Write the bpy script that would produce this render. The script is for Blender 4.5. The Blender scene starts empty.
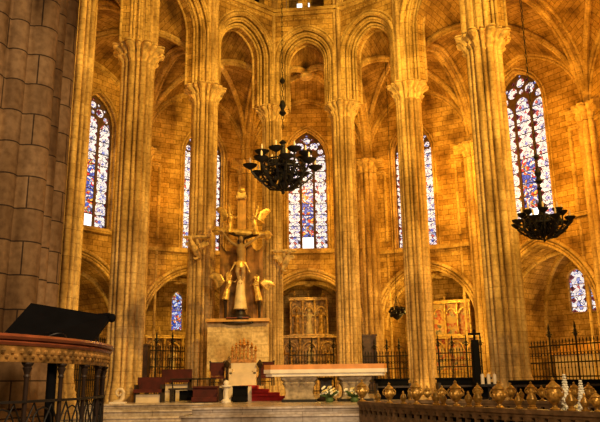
import bpy, math, random
from mathutils import Vector, Matrix
from mathutils.geometry import tessellate_polygon
random.seed(7)
SC = bpy.context.scene
COL = SC.collection
PI = math.pi

# ------------------------------------------------------------------ camera
F_PX, TILT, ROLL = 685.0, math.radians(13.9), math.radians(0.75)
EYE = Vector((0.0, 0.0, 1.6))
FW = Vector((0, math.cos(TILT), math.sin(TILT)))
R0 = Vector((1, 0, 0)); U0 = R0.cross(FW)
RT = (R0 * math.cos(ROLL) - U0 * math.sin(ROLL)).normalized()
UP = RT.cross(FW).normalized()
cam = bpy.data.cameras.new('camera'); cam.sensor_width = 36.0
cam.lens = F_PX * 36.0 / 600.0; cam.clip_end = 200
camo = bpy.data.objects.new('camera', cam); COL.objects.link(camo)
M = Matrix((RT, UP, -FW)).transposed().to_4x4(); M.translation = EYE
camo.matrix_world = M
SC.camera = camo

def at(px, py, Y):
    """the point of the church at distance Y down the nave seen at a photo position"""
    d = FW * F_PX + RT * (px - 300) + UP * (211 - py)
    return EYE + d * (Y / d.y)

# ------------------------------------------------------------------ world, exposure, lights
w = bpy.data.worlds.new('world'); SC.world = w; w.use_nodes = True
bg = w.node_tree.nodes['Background']
bg.inputs[0].default_value = (1.0, 0.72, 0.42, 1); bg.inputs[1].default_value = 0.03
SC.view_settings.view_transform = 'Standard'; SC.view_settings.look = 'None'
SC.view_settings.exposure = 0.0; SC.view_settings.gamma = 1.0
SC.view_settings.use_curve_mapping = False

def lamp(name, kind, loc, power, color, size=0.4, target=None, spot=None, blend=0.6):
    l = bpy.data.lights.new(name, kind); l.energy = power; l.color = color
    if kind == 'AREA': l.size = size
    else: l.shadow_soft_size = size
    if spot: l.spot_size = math.radians(spot); l.spot_blend = blend
    o = bpy.data.objects.new(name, l); COL.objects.link(o); o.location = loc
    if target is not None:
        o.rotation_euler = (Vector(target) - Vector(loc)).to_track_quat('-Z', 'Y').to_euler()
    return o

ORANGE = (1.0, 0.43, 0.03); GOLD = (1.0, 0.58, 0.10); CREAM = (1.0, 0.76, 0.46)
# floodlights of the nave, high in the nave, then two added fills
lamp('nave_flood', 'SPOT', (9.5, 7, 17), 21000, GOLD, 0.3, (-3.0, 29, 10.5), 74)
lamp('nave_flood', 'SPOT', (-3, 3, 21), 3600, GOLD, 0.5, (3.5, 30, 11), 56)
lamp('nave_flood', 'SPOT', (3.5, 6, 9), 4600, CREAM, 0.5, (-0.6, 25, 1.6), 50)
lamp('nave_fill', 'AREA', (0.6, 1.5, 6.0), 760, (1.0, 0.70, 0.40), 1.0, (-4.2, 11, 3.2))  # fill added to brighten the near pier and curved rail
lamp('nave_fill', 'AREA', (5.2, 6.5, 6.5), 330, (1.0, 0.66, 0.30), 1.0, (4.0, 14.5, 0.8))  # second added fill, onto the near crypt balustrade
# flood light in the upper sanctuary
lamp('sanctuary_flood', 'SPOT', (3.4, 22, 13), 2200, GOLD, 0.4, (0.4, 33, 20), 120)
# lamps of the ambulatory bays, aimed at the outer walls and vaults
for (x, y, z, p) in ((0.4, 35.4, 13.0, 190), (6.6, 34.0, 12.0, 560), (-6.2, 34.2, 12.0, 170), (9.9, 28.6, 11.5, 980),
                     (-9.9, 28.6, 12, 190), (11.8, 22.5, 12, 850), (-11.2, 23.0, 12, 180)):
    lamp('ambulatory_lamp', 'POINT', (x, y, z), p, ORANGE, 0.3)
for (x, y, z, p) in ((0.4, 35.8, 5.2, 70), (6.2, 34.6, 4.6, 330), (-5.6, 33.6, 5.2, 130), (10.6, 28.8, 4.6, 300), (-9.2, 28.0, 5, 110)):
    lamp('ambulatory_lamp', 'POINT', (x, y, z), p, GOLD, 0.3)
for (x, y, z, p) in ((7.4, 37.8, 5.6, 170), (12.6, 33.4, 5.2, 150), (0.45, 39.6, 6.6, 22), (-6.7, 38.6, 5.5, 36), (-12.0, 33.8, 5.5, 26)):
    lamp('chapel_lamp', 'POINT', (x, y, z), p, GOLD, 0.25)

# ------------------------------------------------------------------ mesh builder
def lerp(a, b, s): return a + (b - a) * s
class MB:
    def __init__(s): s.v = []; s.f = []; s.uv = []
    def add(s, p): s.v.append(tuple(p)); return len(s.v) - 1
    def face(s, idx, uv=None): s.f.append(tuple(idx)); s.uv.append(uv)
    def box(s, c, size, rz=0.0, taper=1.0, ax=None):
        c = Vector(c); hx, hy, hz = size[0] / 2, size[1] / 2, size[2] / 2
        ca, sa = math.cos(rz), math.sin(rz); b = len(s.v)
        for dz, k in ((-hz, 1.0), (hz, taper)):
            for dx, dy in ((-hx, -hy), (hx, -hy), (hx, hy), (-hx, hy)):
                x, y = dx * k, dy * k
                s.add((c.x + x * ca - y * sa, c.y + x * sa + y * ca, c.z + dz))
        for q in ((0, 3, 2, 1), (4, 5, 6, 7), (0, 1, 5, 4), (1, 2, 6, 5), (2, 3, 7, 6), (3, 0, 4, 7)):
            s.face([b + i for i in q])
        return s
    def hexa(s, pts):
        b = len(s.v)
        for p in pts: s.add(p)
        for q in ((0, 3, 2, 1), (4, 5, 6, 7), (0, 1, 5, 4), (1, 2, 6, 5), (2, 3, 7, 6), (3, 0, 4, 7)):
            s.face([b + i for i in q])
        return s
    def tube(s, pts, r, n=8, closed=False, up=None):
        pts = [Vector(p) for p in pts]; m = len(pts)
        rs = r if isinstance(r, (list, tuple)) else [r] * m
        rings = []; ref = None
        for i, p in enumerate(pts):
            a = pts[(i - 1) % m] if (i > 0 or closed) else p
            c = pts[(i + 1) % m] if (i < m - 1 or closed) else p
            t = (c - a)
            if t.length < 1e-9: t = Vector((0, 0, 1))
            t.normalize()
            if ref is None:
                ref = Vector((0, 0, 1)) if abs(t.z) < 0.9 else Vector((1, 0, 0))
            x = ref - t * ref.dot(t)
            if x.length < 1e-6: x = t.orthogonal()
            x.normalize(); y = t.cross(x); ref = x
            rings.append([s.add(p + (x * math.cos(2 * PI * k / n) + y * math.sin(2 * PI * k / n)) * rs[i]) for k in range(n)])
        L = 0
        for i in range(m if closed else m - 1):
            A, B = rings[i], rings[(i + 1) % m]; d = (pts[(i + 1) % m] - pts[i]).length
            for k in range(n):
                k2 = (k + 1) % n
                w0 = k / n * 2 * PI * max(rs); w1 = (k + 1) / n * 2 * PI * max(rs)
                s.face((A[k], A[k2], B[k2], B[k]), ((w0, L), (w1, L), (w1, L + d), (w0, L + d)))
            L += d
        if not closed:
            s.face(list(reversed(rings[0]))); s.face(rings[-1])
        return s
    def lathe(s, c, prof, n=16, sx=1.0, sy=1.0):
        c = Vector(c); rings = []
        for r, z in prof:
            rings.append([s.add((c.x + r * sx * math.cos(2 * PI * k / n), c.y + r * sy * math.sin(2 * PI * k / n), c.z + z)) for k in range(n)])
        for i in range(len(rings) - 1):
            A, B = rings[i], rings[i + 1]
            for k in range(n):
                k2 = (k + 1) % n
                s.face((A[k], A[k2], B[k2], B[k]))
        s.face(list(reversed(rings[0]))); s.face(rings[-1])
        return s
    def ball(s, c, r, n=10, sc=(1, 1, 1)):
        m = max(4, n // 2 + 1)
        prof = []
        for i in range(m + 1):
            a = -PI / 2 + PI * i / m
            prof.append((max(1e-4, r * math.cos(a)), r * sc[2] * math.sin(a)))
        return s.lathe(c, prof, n, sc[0], sc[1])
    def section(s, c, rad, levels, n, rot=0.0):
        """stack polar outlines rad(theta)+offset; levels = [(z, offset)]"""
        rings = []
        per = [0]
        P = [(rad(2 * PI * k / n) * math.cos(2 * PI * k / n), rad(2 * PI * k / n) * math.sin(2 * PI * k / n)) for k in range(n)]
        for k in range(n):
            q = P[(k + 1) % n]; per.append(per[-1] + math.hypot(q[0] - P[k][0], q[1] - P[k][1]))
        for z, off in levels:
            ring = []
            for k in range(n):
                th = 2 * PI * k / n; r = rad(th) + (off(th) if callable(off) else off)
                ring.append(s.add((c[0] + r * math.cos(th + rot), c[1] + r * math.sin(th + rot), z)))
            rings.append(ring)
        for i in range(len(rings) - 1):
            A, B = rings[i], rings[i + 1]; z0, z1 = levels[i][0], levels[i + 1][0]
            for k in range(n):
                k2 = (k + 1) % n
                s.face((A[k], A[k2], B[k2], B[k]), ((per[k], z0), (per[k + 1], z0), (per[k + 1], z1), (per[k], z1)))
        s.face(list(reversed(rings[0]))); s.face(rings[-1])
        return s
    def plate(s, outline, holes, d0, d1, fr):
        """flat plate in (u,z) with holes, extruded between depths d0 and d1; fr(u,z,d) -> world"""
        loops = [outline] + list(holes)
        tris = tessellate_polygon([[Vector((u, z, 0)) for u, z in lp] for lp in loops])
        flat = [p for lp in loops for p in lp]
        A = [s.add(fr(u, z, d0)) for u, z in flat]; B = [s.add(fr(u, z, d1)) for u, z in flat]
        for t in tris:
            uv = [flat[i] for i in t]
            s.face([A[i] for i in t], uv); s.face([B[i] for i in reversed(t)], list(reversed(uv)))
        o = 0
        for lp in loops:
            m = len(lp); L = 0
            for i in range(m):
                j = (i + 1) % m; d = math.hypot(lp[j][0] - lp[i][0], lp[j][1] - lp[i][1])
                if abs(lp[j][0] - lp[i][0]) < 1e-6: la, lb = lp[i][1], lp[j][1]
                else: la, lb = L, L + d
                s.face((A[o + i], A[o + j], B[o + j], B[o + i]), ((d0, la), (d0, lb), (d1, lb), (d1, la)))
                L += d
            o += m
        return s
    def build(s, name, mat, parent=None, smooth=True, angle=35):
        me = bpy.data.meshes.new(name); me.from_pydata(s.v, [], s.f)
        ul = me.uv_layers.new(name='UVMap')
        V = s.v; data = [0.0] * (2 * len(me.loops)); li = 0
        for fi, f in enumerate(s.f):
            uv = s.uv[fi]
            if uv is None:
                p0 = Vector(V[f[0]]); nn = Vector((0, 0, 0))
                for k in range(1, len(f) - 1): nn += (Vector(V[f[k]]) - p0).cross(Vector(V[f[k + 1]]) - p0)
                if nn.length < 1e-12 or abs(nn.z) > 0.7 * nn.length: uv = [(V[i][0], V[i][1]) for i in f]
                else:
                    t = Vector((-nn.y, nn.x, 0)).normalized(); uv = [(V[i][0] * t.x + V[i][1] * t.y, V[i][2]) for i in f]
            for q in uv: data[li] = q[0]; data[li + 1] = q[1]; li += 2
        ul.data.foreach_set('uv', data)
        if smooth:
            me.shade_smooth(); me.set_sharp_from_angle(angle=math.radians(angle))
        me.materials.append(mat); me.validate()
        o = bpy.data.objects.new(name, me); COL.objects.link(o)
        if parent is not None:
            o.parent = parent
            o.matrix_parent_inverse = Matrix.Translation(-Vector(parent.location)) if parent.parent is None else Matrix.Identity(4)
        return o

def recenter(o, loc):
    """give a top-level mesh a useful origin at its base"""
    me = o.data; me.transform(Matrix.Translation(-Vector(loc))); o.location = loc; return o
def tag(o, label=None, cat=None, group=None, kind=None):
    if label: o['label'] = label
    if cat: o['category'] = cat
    if group: o['group'] = group
    if kind: o['kind'] = kind
    return o
def thing(name, label, cat, loc=(0, 0, 0), group=None, rz=0.0):
    o = bpy.data.objects.new(name, None); COL.objects.link(o); o.location = loc; o.rotation_euler.z = rz
    o.empty_display_size = 0.2
    return tag(o, label, cat, group)
def part(mb, name, mat, parent, **k):
    """part whose vertices are written in its thing's local coordinates"""
    o = mb.build(name, mat, None, **k); o.parent = parent; return o
def dup(root, loc, rz=0.0, label=None, group=None, scale=None):
    r = root.copy(); COL.objects.link(r); r.location = loc; r.rotation_euler.z = rz
    if label: r['label'] = label
    if group: r['group'] = group
    if scale: r.scale = (scale,) * 3 if not isinstance(scale, tuple) else scale
    for ch in list(root.children):
        c = ch.copy(); COL.objects.link(c); c.parent = r
        for g in list(ch.children):
            d = g.copy(); COL.objects.link(d); d.parent = c
    return r
def struct(o, label=None): 
    o['kind'] = 'structure'
    if label: o['label'] = label
    return o

# ------------------------------------------------------------------ materials
def mat_base(name):
    m = bpy.data.materials.new(name); m.use_nodes = True
    nt = m.node_tree; b = nt.nodes['Principled BSDF']; return m, nt, b
def N(nt, t, **kw):
    n = nt.nodes.new(t)
    for k, v in kw.items(): setattr(n, k, v)
    return n
def ramp(nt, fac, stops):
    r = N(nt, 'ShaderNodeValToRGB'); el = r.color_ramp.elements
    while len(el) > 1: el.remove(el[-1])
    el[0].position = stops[0][0]; el[0].color = (*stops[0][1], 1)
    for p, c in stops[1:]:
        e = el.new(p); e.color = (*c, 1)
    nt.links.new(fac, r.inputs[0]); return r.outputs[0]
def stone(name, c1, c2, mortar, bw=0.75, bh=0.36, ms=0.02, dark=0.45, bump=0.35, rough=0.85, streak=False):
    m, nt, b = mat_base(name); L = nt.links.new
    uv = N(nt, 'ShaderNodeUVMap'); br = N(nt, 'ShaderNodeTexBrick')
    br.inputs['Scale'].default_value = 1; br.inputs['Brick Width'].default_value = bw; br.inputs['Row Height'].default_value = bh
    br.inputs['Mortar Size'].default_value = ms; br.inputs['Mortar Smooth'].default_value = 0.4
    br.inputs['Color1'].default_value = (*c1, 1); br.inputs['Color2'].default_value = (*c2, 1); br.inputs['Mortar'].default_value = (*mortar, 1)
    L(uv.outputs[0], br.inputs['Vector'])
    g = N(nt, 'ShaderNodeNewGeometry'); n1 = N(nt, 'ShaderNodeTexNoise'); n1.inputs['Scale'].default_value = 0.9; n1.inputs['Detail'].default_value = 8
    mp = N(nt, 'ShaderNodeMapping'); mp.inputs['Scale'].default_value = (2.2, 2.2, 0.5) if streak else (1, 1, 1)
    L(g.outputs['Position'], mp.inputs[0]); L(mp.outputs[0], n1.inputs['Vector'])
    mul = N(nt, 'ShaderNodeMix', data_type='RGBA', blend_type='MULTIPLY'); mul.inputs[0].default_value = 1
    L(br.outputs['Color'], mul.inputs[6])
    L(ramp(nt, n1.outputs['Fac'], [(0.32, (dark * .8, dark * .68, dark * .55)), (0.47, (0.72, 0.68, 0.6)), (0.58, (1.0, 1.0, 1.0)), (0.72, (1.22, 1.2, 1.1))]), mul.inputs[7])
    n2 = N(nt, 'ShaderNodeTexNoise'); n2.inputs['Scale'].default_value = 9; n2.inputs['Detail'].default_value = 6
    L(g.outputs['Position'], n2.inputs['Vector'])
    m2 = N(nt, 'ShaderNodeMix', data_type='RGBA', blend_type='MULTIPLY'); m2.inputs[0].default_value = 0.6
    L(mul.outputs[2], m2.inputs[6]); L(ramp(nt, n2.outputs['Fac'], [(0.3, (0.45, 0.38, 0.32)), (0.6, (1.1, 1.1, 1.1))]), m2.inputs[7])
    L(m2.outputs[2], b.inputs['Base Color']); b.inputs['Roughness'].default_value = rough
    b.inputs['Specular IOR Level'].default_value = 0.25
    ad = N(nt, 'ShaderNodeMath', operation='MULTIPLY_ADD'); ad.inputs[1].default_value = -1.0
    L(br.outputs['Fac'], ad.inputs[0]); L(n2.outputs['Fac'], ad.inputs[2])
    bp = N(nt, 'ShaderNodeBump'); bp.inputs['Strength'].default_value = bump; bp.inputs['Distance'].default_value = 0.04
    L(ad.outputs[0], bp.inputs['Height']); L(bp.outputs[0], b.inputs['Normal'])
    return m
def simple(name, c, rough=0.6, metal=0.0, var=0.35, scale=6, bump=0.0, spec=0.4):
    m, nt, b = mat_base(name); L = nt.links.new
    g = N(nt, 'ShaderNodeTexCoord'); n1 = N(nt, 'ShaderNodeTexNoise'); n1.inputs['Scale'].default_value = scale; n1.inputs['Detail'].default_value = 5
    L(g.outputs['Object'], n1.inputs['Vector'])
    c0 = tuple(max(0, x * (1 - var)) for x in c); c2 = tuple(min(1, x * (1 + var)) for x in c)
    L(ramp(nt, n1.outputs['Fac'], [(0.3, c0), (0.5, c), (0.7, c2)]), b.inputs['Base Color'])
    b.inputs['Roughness'].default_value = rough; b.inputs['Metallic'].default_value = metal; b.inputs['Specular IOR Level'].default_value = spec
    if bump:
        bp = N(nt, 'ShaderNodeBump'); bp.inputs['Strength'].default_value = bump; bp.inputs['Distance'].default_value = 0.02
        L(n1.outputs['Fac'], bp.inputs['Height']); L(bp.outputs[0], b.inputs['Normal'])
    return m
def glassy(name, kind, strength):
    """stained glass lit by daylight from outside; UV in metres on the window"""
    m, nt, b = mat_base(name); L = nt.links.new
    uv = N(nt, 'ShaderNodeUVMap')
    vo = N(nt, 'ShaderNodeTexVoronoi', feature='F1'); vo.inputs['Scale'].default_value = 6.5 if kind != 'figure' else 6
    ve = N(nt, 'ShaderNodeTexVoronoi', feature='DISTANCE_TO_EDGE'); ve.inputs['Scale'].default_value = vo.inputs['Scale'].default_value
    L(uv.outputs[0], vo.inputs['Vector']); L(uv.outputs[0], ve.inputs['Vector'])
    sep = N(nt, 'ShaderNodeSeparateColor'); L(vo.outputs['Color'], sep.inputs[0])
    if kind == 'figure':
        wv = N(nt, 'ShaderNodeTexNoise'); wv.inputs['Scale'].default_value = 1.7; wv.inputs['Detail'].default_value = 1; L(uv.outputs[0], wv.inputs['Vector'])
        mx = N(nt, 'ShaderNodeMath', operation='ADD'); L(wv.outputs['Fac'], mx.inputs[0])
        sc = N(nt, 'ShaderNodeMath', operation='MULTIPLY_ADD'); sc.inputs[1].default_value = 0.5; sc.inputs[2].default_value = -0.25
        L(sep.outputs[0], sc.inputs[0]); L(sc.outputs[0], mx.inputs[1])
        colr = ramp(nt, mx.outputs[0], [(0.0, (0.05, 0.10, 0.60)), (0.34, (0.55, 0.68, 1.0)), (0.42, (0.10, 0.16, 0.65)), (0.48, (0.75, 0.50, 0.10)), (0.52, (0.62, 0.05, 0.06)), (0.60, (0.85, 0.88, 1.0)), (0.66, (0.08, 0.15, 0.6)), (0.76, (0.55, 0.08, 0.06)), (0.84, (0.1, 0.3, 0.2))])
        colr.node.color_ramp.interpolation = 'CONSTANT'
    else:
        # pale glass with a row of dark red-brown lozenges down every light
        sx = N(nt, 'ShaderNodeSeparateXYZ'); L(uv.outputs[0], sx.inputs[0])
        def tri(out, per, ph):
            a = N(nt, 'ShaderNodeMath', operation='MULTIPLY_ADD'); a.inputs[1].default_value = 1 / per; a.inputs[2].default_value = ph; L(out, a.inputs[0])
            p = N(nt, 'ShaderNodeMath', operation='PINGPONG'); p.inputs[1].default_value = 0.5; L(a.outputs[0], p.inputs[0]); return p.outputs[0]
        tx = tri(sx.outputs[0], 0.76, 0.5); ty = tri(sx.outputs[1], 0.62, 0.0)
        sm = N(nt, 'ShaderNodeMath', operation='ADD'); L(tx, sm.inputs[0]); L(ty, sm.inputs[1])
        loz = ramp(nt, sm.outputs[0], [(0.0, (0.12, 0.03, 0.04)), (0.16, (0.30, 0.05, 0.04)), (0.22, (0.04, 0.04, 0.10)), (0.26, (1, 1, 1)), (0.62, (1, 1, 1)), (0.66, (0.10, 0.10, 0.30)), (0.70, (0.9, 0.92, 1.0)), (0.86, (0.25, 0.30, 0.7))])
        loz.node.color_ramp.interpolation = 'CONSTANT'
        base = ramp(nt, sep.outputs[0], [(0.0, (0.35, 0.42, 0.80)), (0.10, (0.80, 0.86, 1.0)), (0.45, (0.97, 0.97, 1.0)), (0.86, (0.66, 0.74, 1.0)), (0.96, (0.45, 0.12, 0.12))])
        base.node.color_ramp.interpolation = 'CONSTANT'
        mm = N(nt, 'ShaderNodeMix', data_type='RGBA', blend_type='MULTIPLY'); mm.inputs[0].default_value = 1
        L(base, mm.inputs[6]); L(loz, mm.inputs[7]); colr = mm.outputs[2]
    lead = ramp(nt, ve.outputs['Distance'], [(0.0, (0.02, 0.02, 0.04)), (0.035, (0.10, 0.10, 0.15)), (0.08, (1, 1, 1))])
    m3 = N(nt, 'ShaderNodeMix', data_type='RGBA', blend_type='MULTIPLY'); m3.inputs[0].default_value = 1
    L(colr, m3.inputs[6]); L(lead, m3.inputs[7])
    L(m3.outputs[2], b.inputs['Base Color']); L(m3.outputs[2], b.inputs['Emission Color'])
    b.inputs['Emission Strength'].default_value = strength; b.inputs['Roughness'].default_value = 0.25
    return m
def paint(name, cols, scale):
    m, nt, b = mat_base(name); L = nt.links.new
    uv = N(nt, 'ShaderNodeUVMap'); vo = N(nt, 'ShaderNodeTexVoronoi'); vo.inputs['Scale'].default_value = scale
    nz = N(nt, 'ShaderNodeTexNoise'); nz.inputs['Scale'].default_value = scale * 0.6; nz.inputs['Detail'].default_value = 3
    L(uv.outputs[0], vo.inputs['Vector']); L(uv.outputs[0], nz.inputs['Vector'])
    sp = N(nt, 'ShaderNodeSeparateColor'); L(vo.outputs['Color'], sp.inputs[0])
    ad = N(nt, 'ShaderNodeMix', data_type='FLOAT'); ad.inputs[0].default_value = 0.5; L(sp.outputs[0], ad.inputs[2]); L(nz.outputs['Fac'], ad.inputs[3])
    L(ramp(nt, ad.outputs[0], [(0.1 + 0.8 * i / (len(cols) - 1), c) for i, c in enumerate(cols)]), b.inputs['Base Color'])
    b.inputs['Roughness'].default_value = 0.5
    return m

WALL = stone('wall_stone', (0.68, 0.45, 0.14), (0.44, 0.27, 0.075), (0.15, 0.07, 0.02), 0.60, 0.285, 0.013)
VAULT = stone('vault_stone', (0.52, 0.335, 0.10), (0.34, 0.205, 0.06), (0.13, 0.065, 0.02), 0.60, 0.27, 0.013, dark=0.35)  # webs coloured darker than the ribs, making up for flat light
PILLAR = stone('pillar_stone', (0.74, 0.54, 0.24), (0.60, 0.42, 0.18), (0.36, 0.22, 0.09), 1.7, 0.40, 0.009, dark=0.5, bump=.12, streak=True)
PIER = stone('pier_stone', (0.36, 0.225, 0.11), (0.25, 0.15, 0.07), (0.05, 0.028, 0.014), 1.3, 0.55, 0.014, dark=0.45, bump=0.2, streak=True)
CARVED = simple('carved_stone', (0.62, 0.44, 0.18), 0.85, var=0.45, scale=5, bump=0.6)
MOULD = stone('moulding_stone', (0.74, 0.53, 0.21), (0.60, 0.42, 0.15), (0.22, 0.13, 0.06), 3.0, 0.6, 0.012, dark=0.5)
SLABW = stone('smooth_ashlar', (0.78, 0.60, 0.32), (0.70, 0.53, 0.27), (0.48, 0.34, 0.17), 0.8, 0.5, 0.010, dark=0.95, bump=0.15)
FRAME = simple('dark_tracery_stone', (0.10, 0.055, 0.03), 0.8, var=0.3)  # one even dark brown for mullions and tracery
MARBLE = stone('step_marble', (0.50, 0.44, 0.40), (0.42, 0.36, 0.33), (0.16, 0.12, 0.10), 1.6, 0.4, 0.008, dark=0.55, bump=0.05, rough=0.3)
TREAD = stone('tread_marble', (0.60, 0.53, 0.47), (0.54, 0.47, 0.42), (0.2, 0.16, 0.13), 1.6, 0.6, 0.006, dark=0.7, bump=0.03, rough=0.25)  # step marble lightened, so the brighter look of treads is in the colour
FLOORM = stone('floor_marble', (0.42, 0.36, 0.31), (0.34, 0.28, 0.24), (0.14, 0.10, 0.08), 0.9, 0.9, 0.008, dark=0.6, bump=0.05, rough=0.3)
IRON = simple('black_iron', (0.012, 0.010, 0.009), 0.6, 0.3, 0.3)
BLACK = simple('black_cloth', (0.004, 0.004, 0.005), 0.85, 0, 0.3, spec=.1)
DARKWOOD = simple('dark_wood', (0.022, 0.012, 0.008), 0.5, 0, 0.4, 8)
REDWOOD = simple('polished_red_wood', (0.22, 0.06, 0.025), 0.25, 0, 0.35, 4)
CROSSWOOD = simple('gilded_wood', (0.62, 0.34, 0.07), 0.4, 0.15, 0.3, 4)
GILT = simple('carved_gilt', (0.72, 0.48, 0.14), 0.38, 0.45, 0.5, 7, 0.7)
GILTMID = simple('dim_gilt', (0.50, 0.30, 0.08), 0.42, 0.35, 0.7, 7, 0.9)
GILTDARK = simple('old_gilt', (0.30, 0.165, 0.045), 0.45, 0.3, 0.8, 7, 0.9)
BRONZE = simple('dull_brass', (0.42, 0.235, 0.045), 0.36, 0.5, 0.7, 7, 0.6)
ROBE = simple('pale_gilded_stone', (0.70, 0.56, 0.30), 0.55, 0.05, 0.3, 4, 0.4)
SKIN = simple('painted_flesh', (0.36, 0.24, 0.11), 0.55, 0, 0.3, 3, 0.2)
RED = simple('red_carpet', (0.42, 0.015, 0.02), 0.8, 0, 0.25, 5)
REDV = simple('dark_red_velvet', (0.065, 0.008, 0.006), 0.8, 0, 0.35, 4)
CREAMST = simple('cream_stone', (0.66, 0.54, 0.38), 0.6, 0, 0.15, 3)
WHITEM = simple('white_marble', (0.72, 0.66, 0.60), 0.4, 0, 0.12, 3)
WORN = simple('worn_capital_stone', (0.30, 0.24, 0.18), 0.85, 0, 0.45, 6, 0.8)
TOPOR = simple('orange_altar_stone', (0.58, 0.24, 0.06), 0.45, 0, 0.2, 3)
DRAPE = simple('dim_red_gold_cloth', (0.24, 0.12, 0.035), 0.8, 0, 0.8, 2.5)
WOODANDSHADE = simple('brown_wood_and_shade', (0.07, 0.034, 0.015), 0.5, 0, 0.4, 6)  # brown of the cabinet and of the painted shade beside the pillar
THRONEG = simple('brown_gilt_wood', (0.42, 0.19, 0.04), 0.4, 0.3, 0.6, 9, .5)
WAX = simple('candle_wax', (0.75, 0.60, 0.38), 0.5, 0, 0.1)
PETAL = simple('white_petals', (0.80, 0.78, 0.66), 0.6, 0, 0.15)
PETALY = simple('yellow_petals', (0.72, 0.58, 0.22), 0.6, 0, 0.3)
LEAF = simple('green_leaves', (0.06, 0.11, 0.03), 0.6, 0, 0.4)
GLASSP = glassy('patterned_glass', 'pattern', 0.95)
GLASSF = glassy('figure_glass', 'figure', 0.85)
def emit(name, c, s):
    m, nt, b = mat_base(name); b.inputs['Base Color'].default_value = (*c, 1)
    b.inputs['Emission Color'].default_value = (*c, 1); b.inputs['Emission Strength'].default_value = s; return m
CLEAR = emit('clear_daylit_glass', (0.85, 0.93, 1.0), 1.6)
PAINT = paint('painted_panel', [(0.10, 0.04, 0.02), (0.55, 0.36, 0.10), (0.66, 0.46, 0.14), (0.45, 0.05, 0.03), (0.70, 0.52, 0.22), (0.10, 0.12, 0.10), (0.55, 0.35, 0.10)], 5)
PAINTD = paint('faded_fresco', [(0.20, 0.12, 0.05), (0.50, 0.33, 0.12), (0.55, 0.38, 0.14), (0.30, 0.10, 0.05), (0.5, 0.34, 0.14)], 2)

# ------------------------------------------------------------------ shared shapes
def half_arc(D, H, n):
    """points (x,z) from the springing (0,0) to the apex (D,H)"""
    out = []
    if H >= D:
        R = (D * D + H * H) / (2 * D); th = math.asin(min(1, H / R))
        if R < H: th = PI / 2
        for i in range(n + 1):
            a = th * i / n; out.append((R - R * math.cos(a), R * math.sin(a)))
    else:
        for i in range(n + 1):
            a = PI / 2 * i / n; out.append((D * (1 - math.cos(a)), H * math.sin(a)))
    return out
def arch(a, h, zs, off=0.0, n=12, u0=0.0):
    """pointed arch (u,z) left springing to right springing; off widens it concentrically"""
    R = (a * a + h * h) / (2 * a) if h > a else a
    if h > a: cx = a - R
    else: cx = 0
    Ro = R + off; apex = math.sqrt(max(1e-6, Ro * Ro - cx * cx)); th = math.atan2(apex, -cx)
    rt = [(cx + Ro * math.cos(th * i / n), Ro * math.sin(th * i / n)) for i in range(n + 1)]   # right springing to apex
    pts = [(-x, z) for x, z in rt[:-1]] + [(x, z) for x, z in reversed(rt)]
    k = 1.0 if h >= a else h / a
    return [(u0 + x, zs + z * k) for x, z in pts]
def frame(A, B):
    """wall frame on the segment A-B: u from its middle, d away from the viewer's side"""
    A = Vector((A[0], A[1], 0)); B = Vector((B[0], B[1], 0)); m = (A + B) / 2; t = (B - A).normalized(); nrm = Vector((-t.y, t.x, 0))
    def fr(u, z, d): p = m + t * u + nrm * d; return Vector((p.x, p.y, z))
    return fr, (B - A).length
def shafts(core, spec):
    def rad(th):
        r = core
        for (a, rc, rs) in spec:
            d = (th - a + PI) % (2 * PI) - PI
            if abs(d) < PI / 2:
                s = rc * math.sin(d)
                if abs(s) < rs: r = max(r, rc * math.cos(d) + math.sqrt(rs * rs - s * s))
        return r
    return rad

# ------------------------------------------------------------------ plan of the east end
PIN = [(-7.05, 20.0), (-6.6, 26.0), (-4.4, 30.0), (-1.35, 32.6), (2.2, 32.2), (5.15, 30.0), (7.5, 25.3), (10.4, 17.4)]
CX, CY, RO = 0.45, 24.7, 14.1
def polar(deg, r=RO): return (CX + r * math.sin(math.radians(deg)), CY + r * math.cos(math.radians(deg)))
QOUT = [(-14.2, 20.0), polar(-67, 14.4), polar(-40), polar(-14.5), polar(14.5), polar(40), polar(67, 14.4), (14.6, 17.4)]
ZCAP, ZOUT, ZKEY, ZF = 15.0, 14.0, 18.2, 0.75
ZSTR = 20.15

# ------------------------------------------------------------------ floors and steps
g = MB(); g.box((0, 22, -0.1), (44, 56, 0.2)); struct(g.build('floor', FLOORM))
def prism(name, poly, z0, z1, mat):
    m = MB(); n = len(poly)
    A = [m.add((x, y, z0)) for x, y in poly]; B = [m.add((x, y, z1)) for x, y in poly]
    m.face(list(reversed(A))); m.face(B)
    for i in range(n): j = (i + 1) % n; m.face((A[i], A[j], B[j], B[i]))
    return m.build(name, mat, smooth=False)
step_root = thing('sanctuary_steps', 'broad pale marble steps rising to the altar platform', 'steps', (0, 20, 0)); step_root['kind'] = 'structure'
for i in range(5):
    z = 0.186 * (i + 1); k = (4 - i) * 0.42
    poly = [(-14, 23.2 - k), (-2.45 - 0.5 * k, 23.2 - k), (-2.95 - 0.5 * k, 19.0 - k), (14.0, 19.0 - k), (14.0, 44), (-14, 44)]
    o = prism('step', [(x, y - 20) for x, y in poly], 0.186 * i, z - .05, MARBLE); o.parent = step_root
    q = .045; pl2 = [(-14, 23.2 - k - q), (-2.45 - .5 * k - q, 23.2 - k - q), (-2.95 - .5 * k - q, 19.0 - k - q), (14.0, 19.0 - k - q), (14.0, 44), (-14, 44)]
    o = prism('tread', [(x, y - 20) for x, y in pl2], z - .05, z, TREAD); o.parent = step_root
ZP = 0.93

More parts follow.
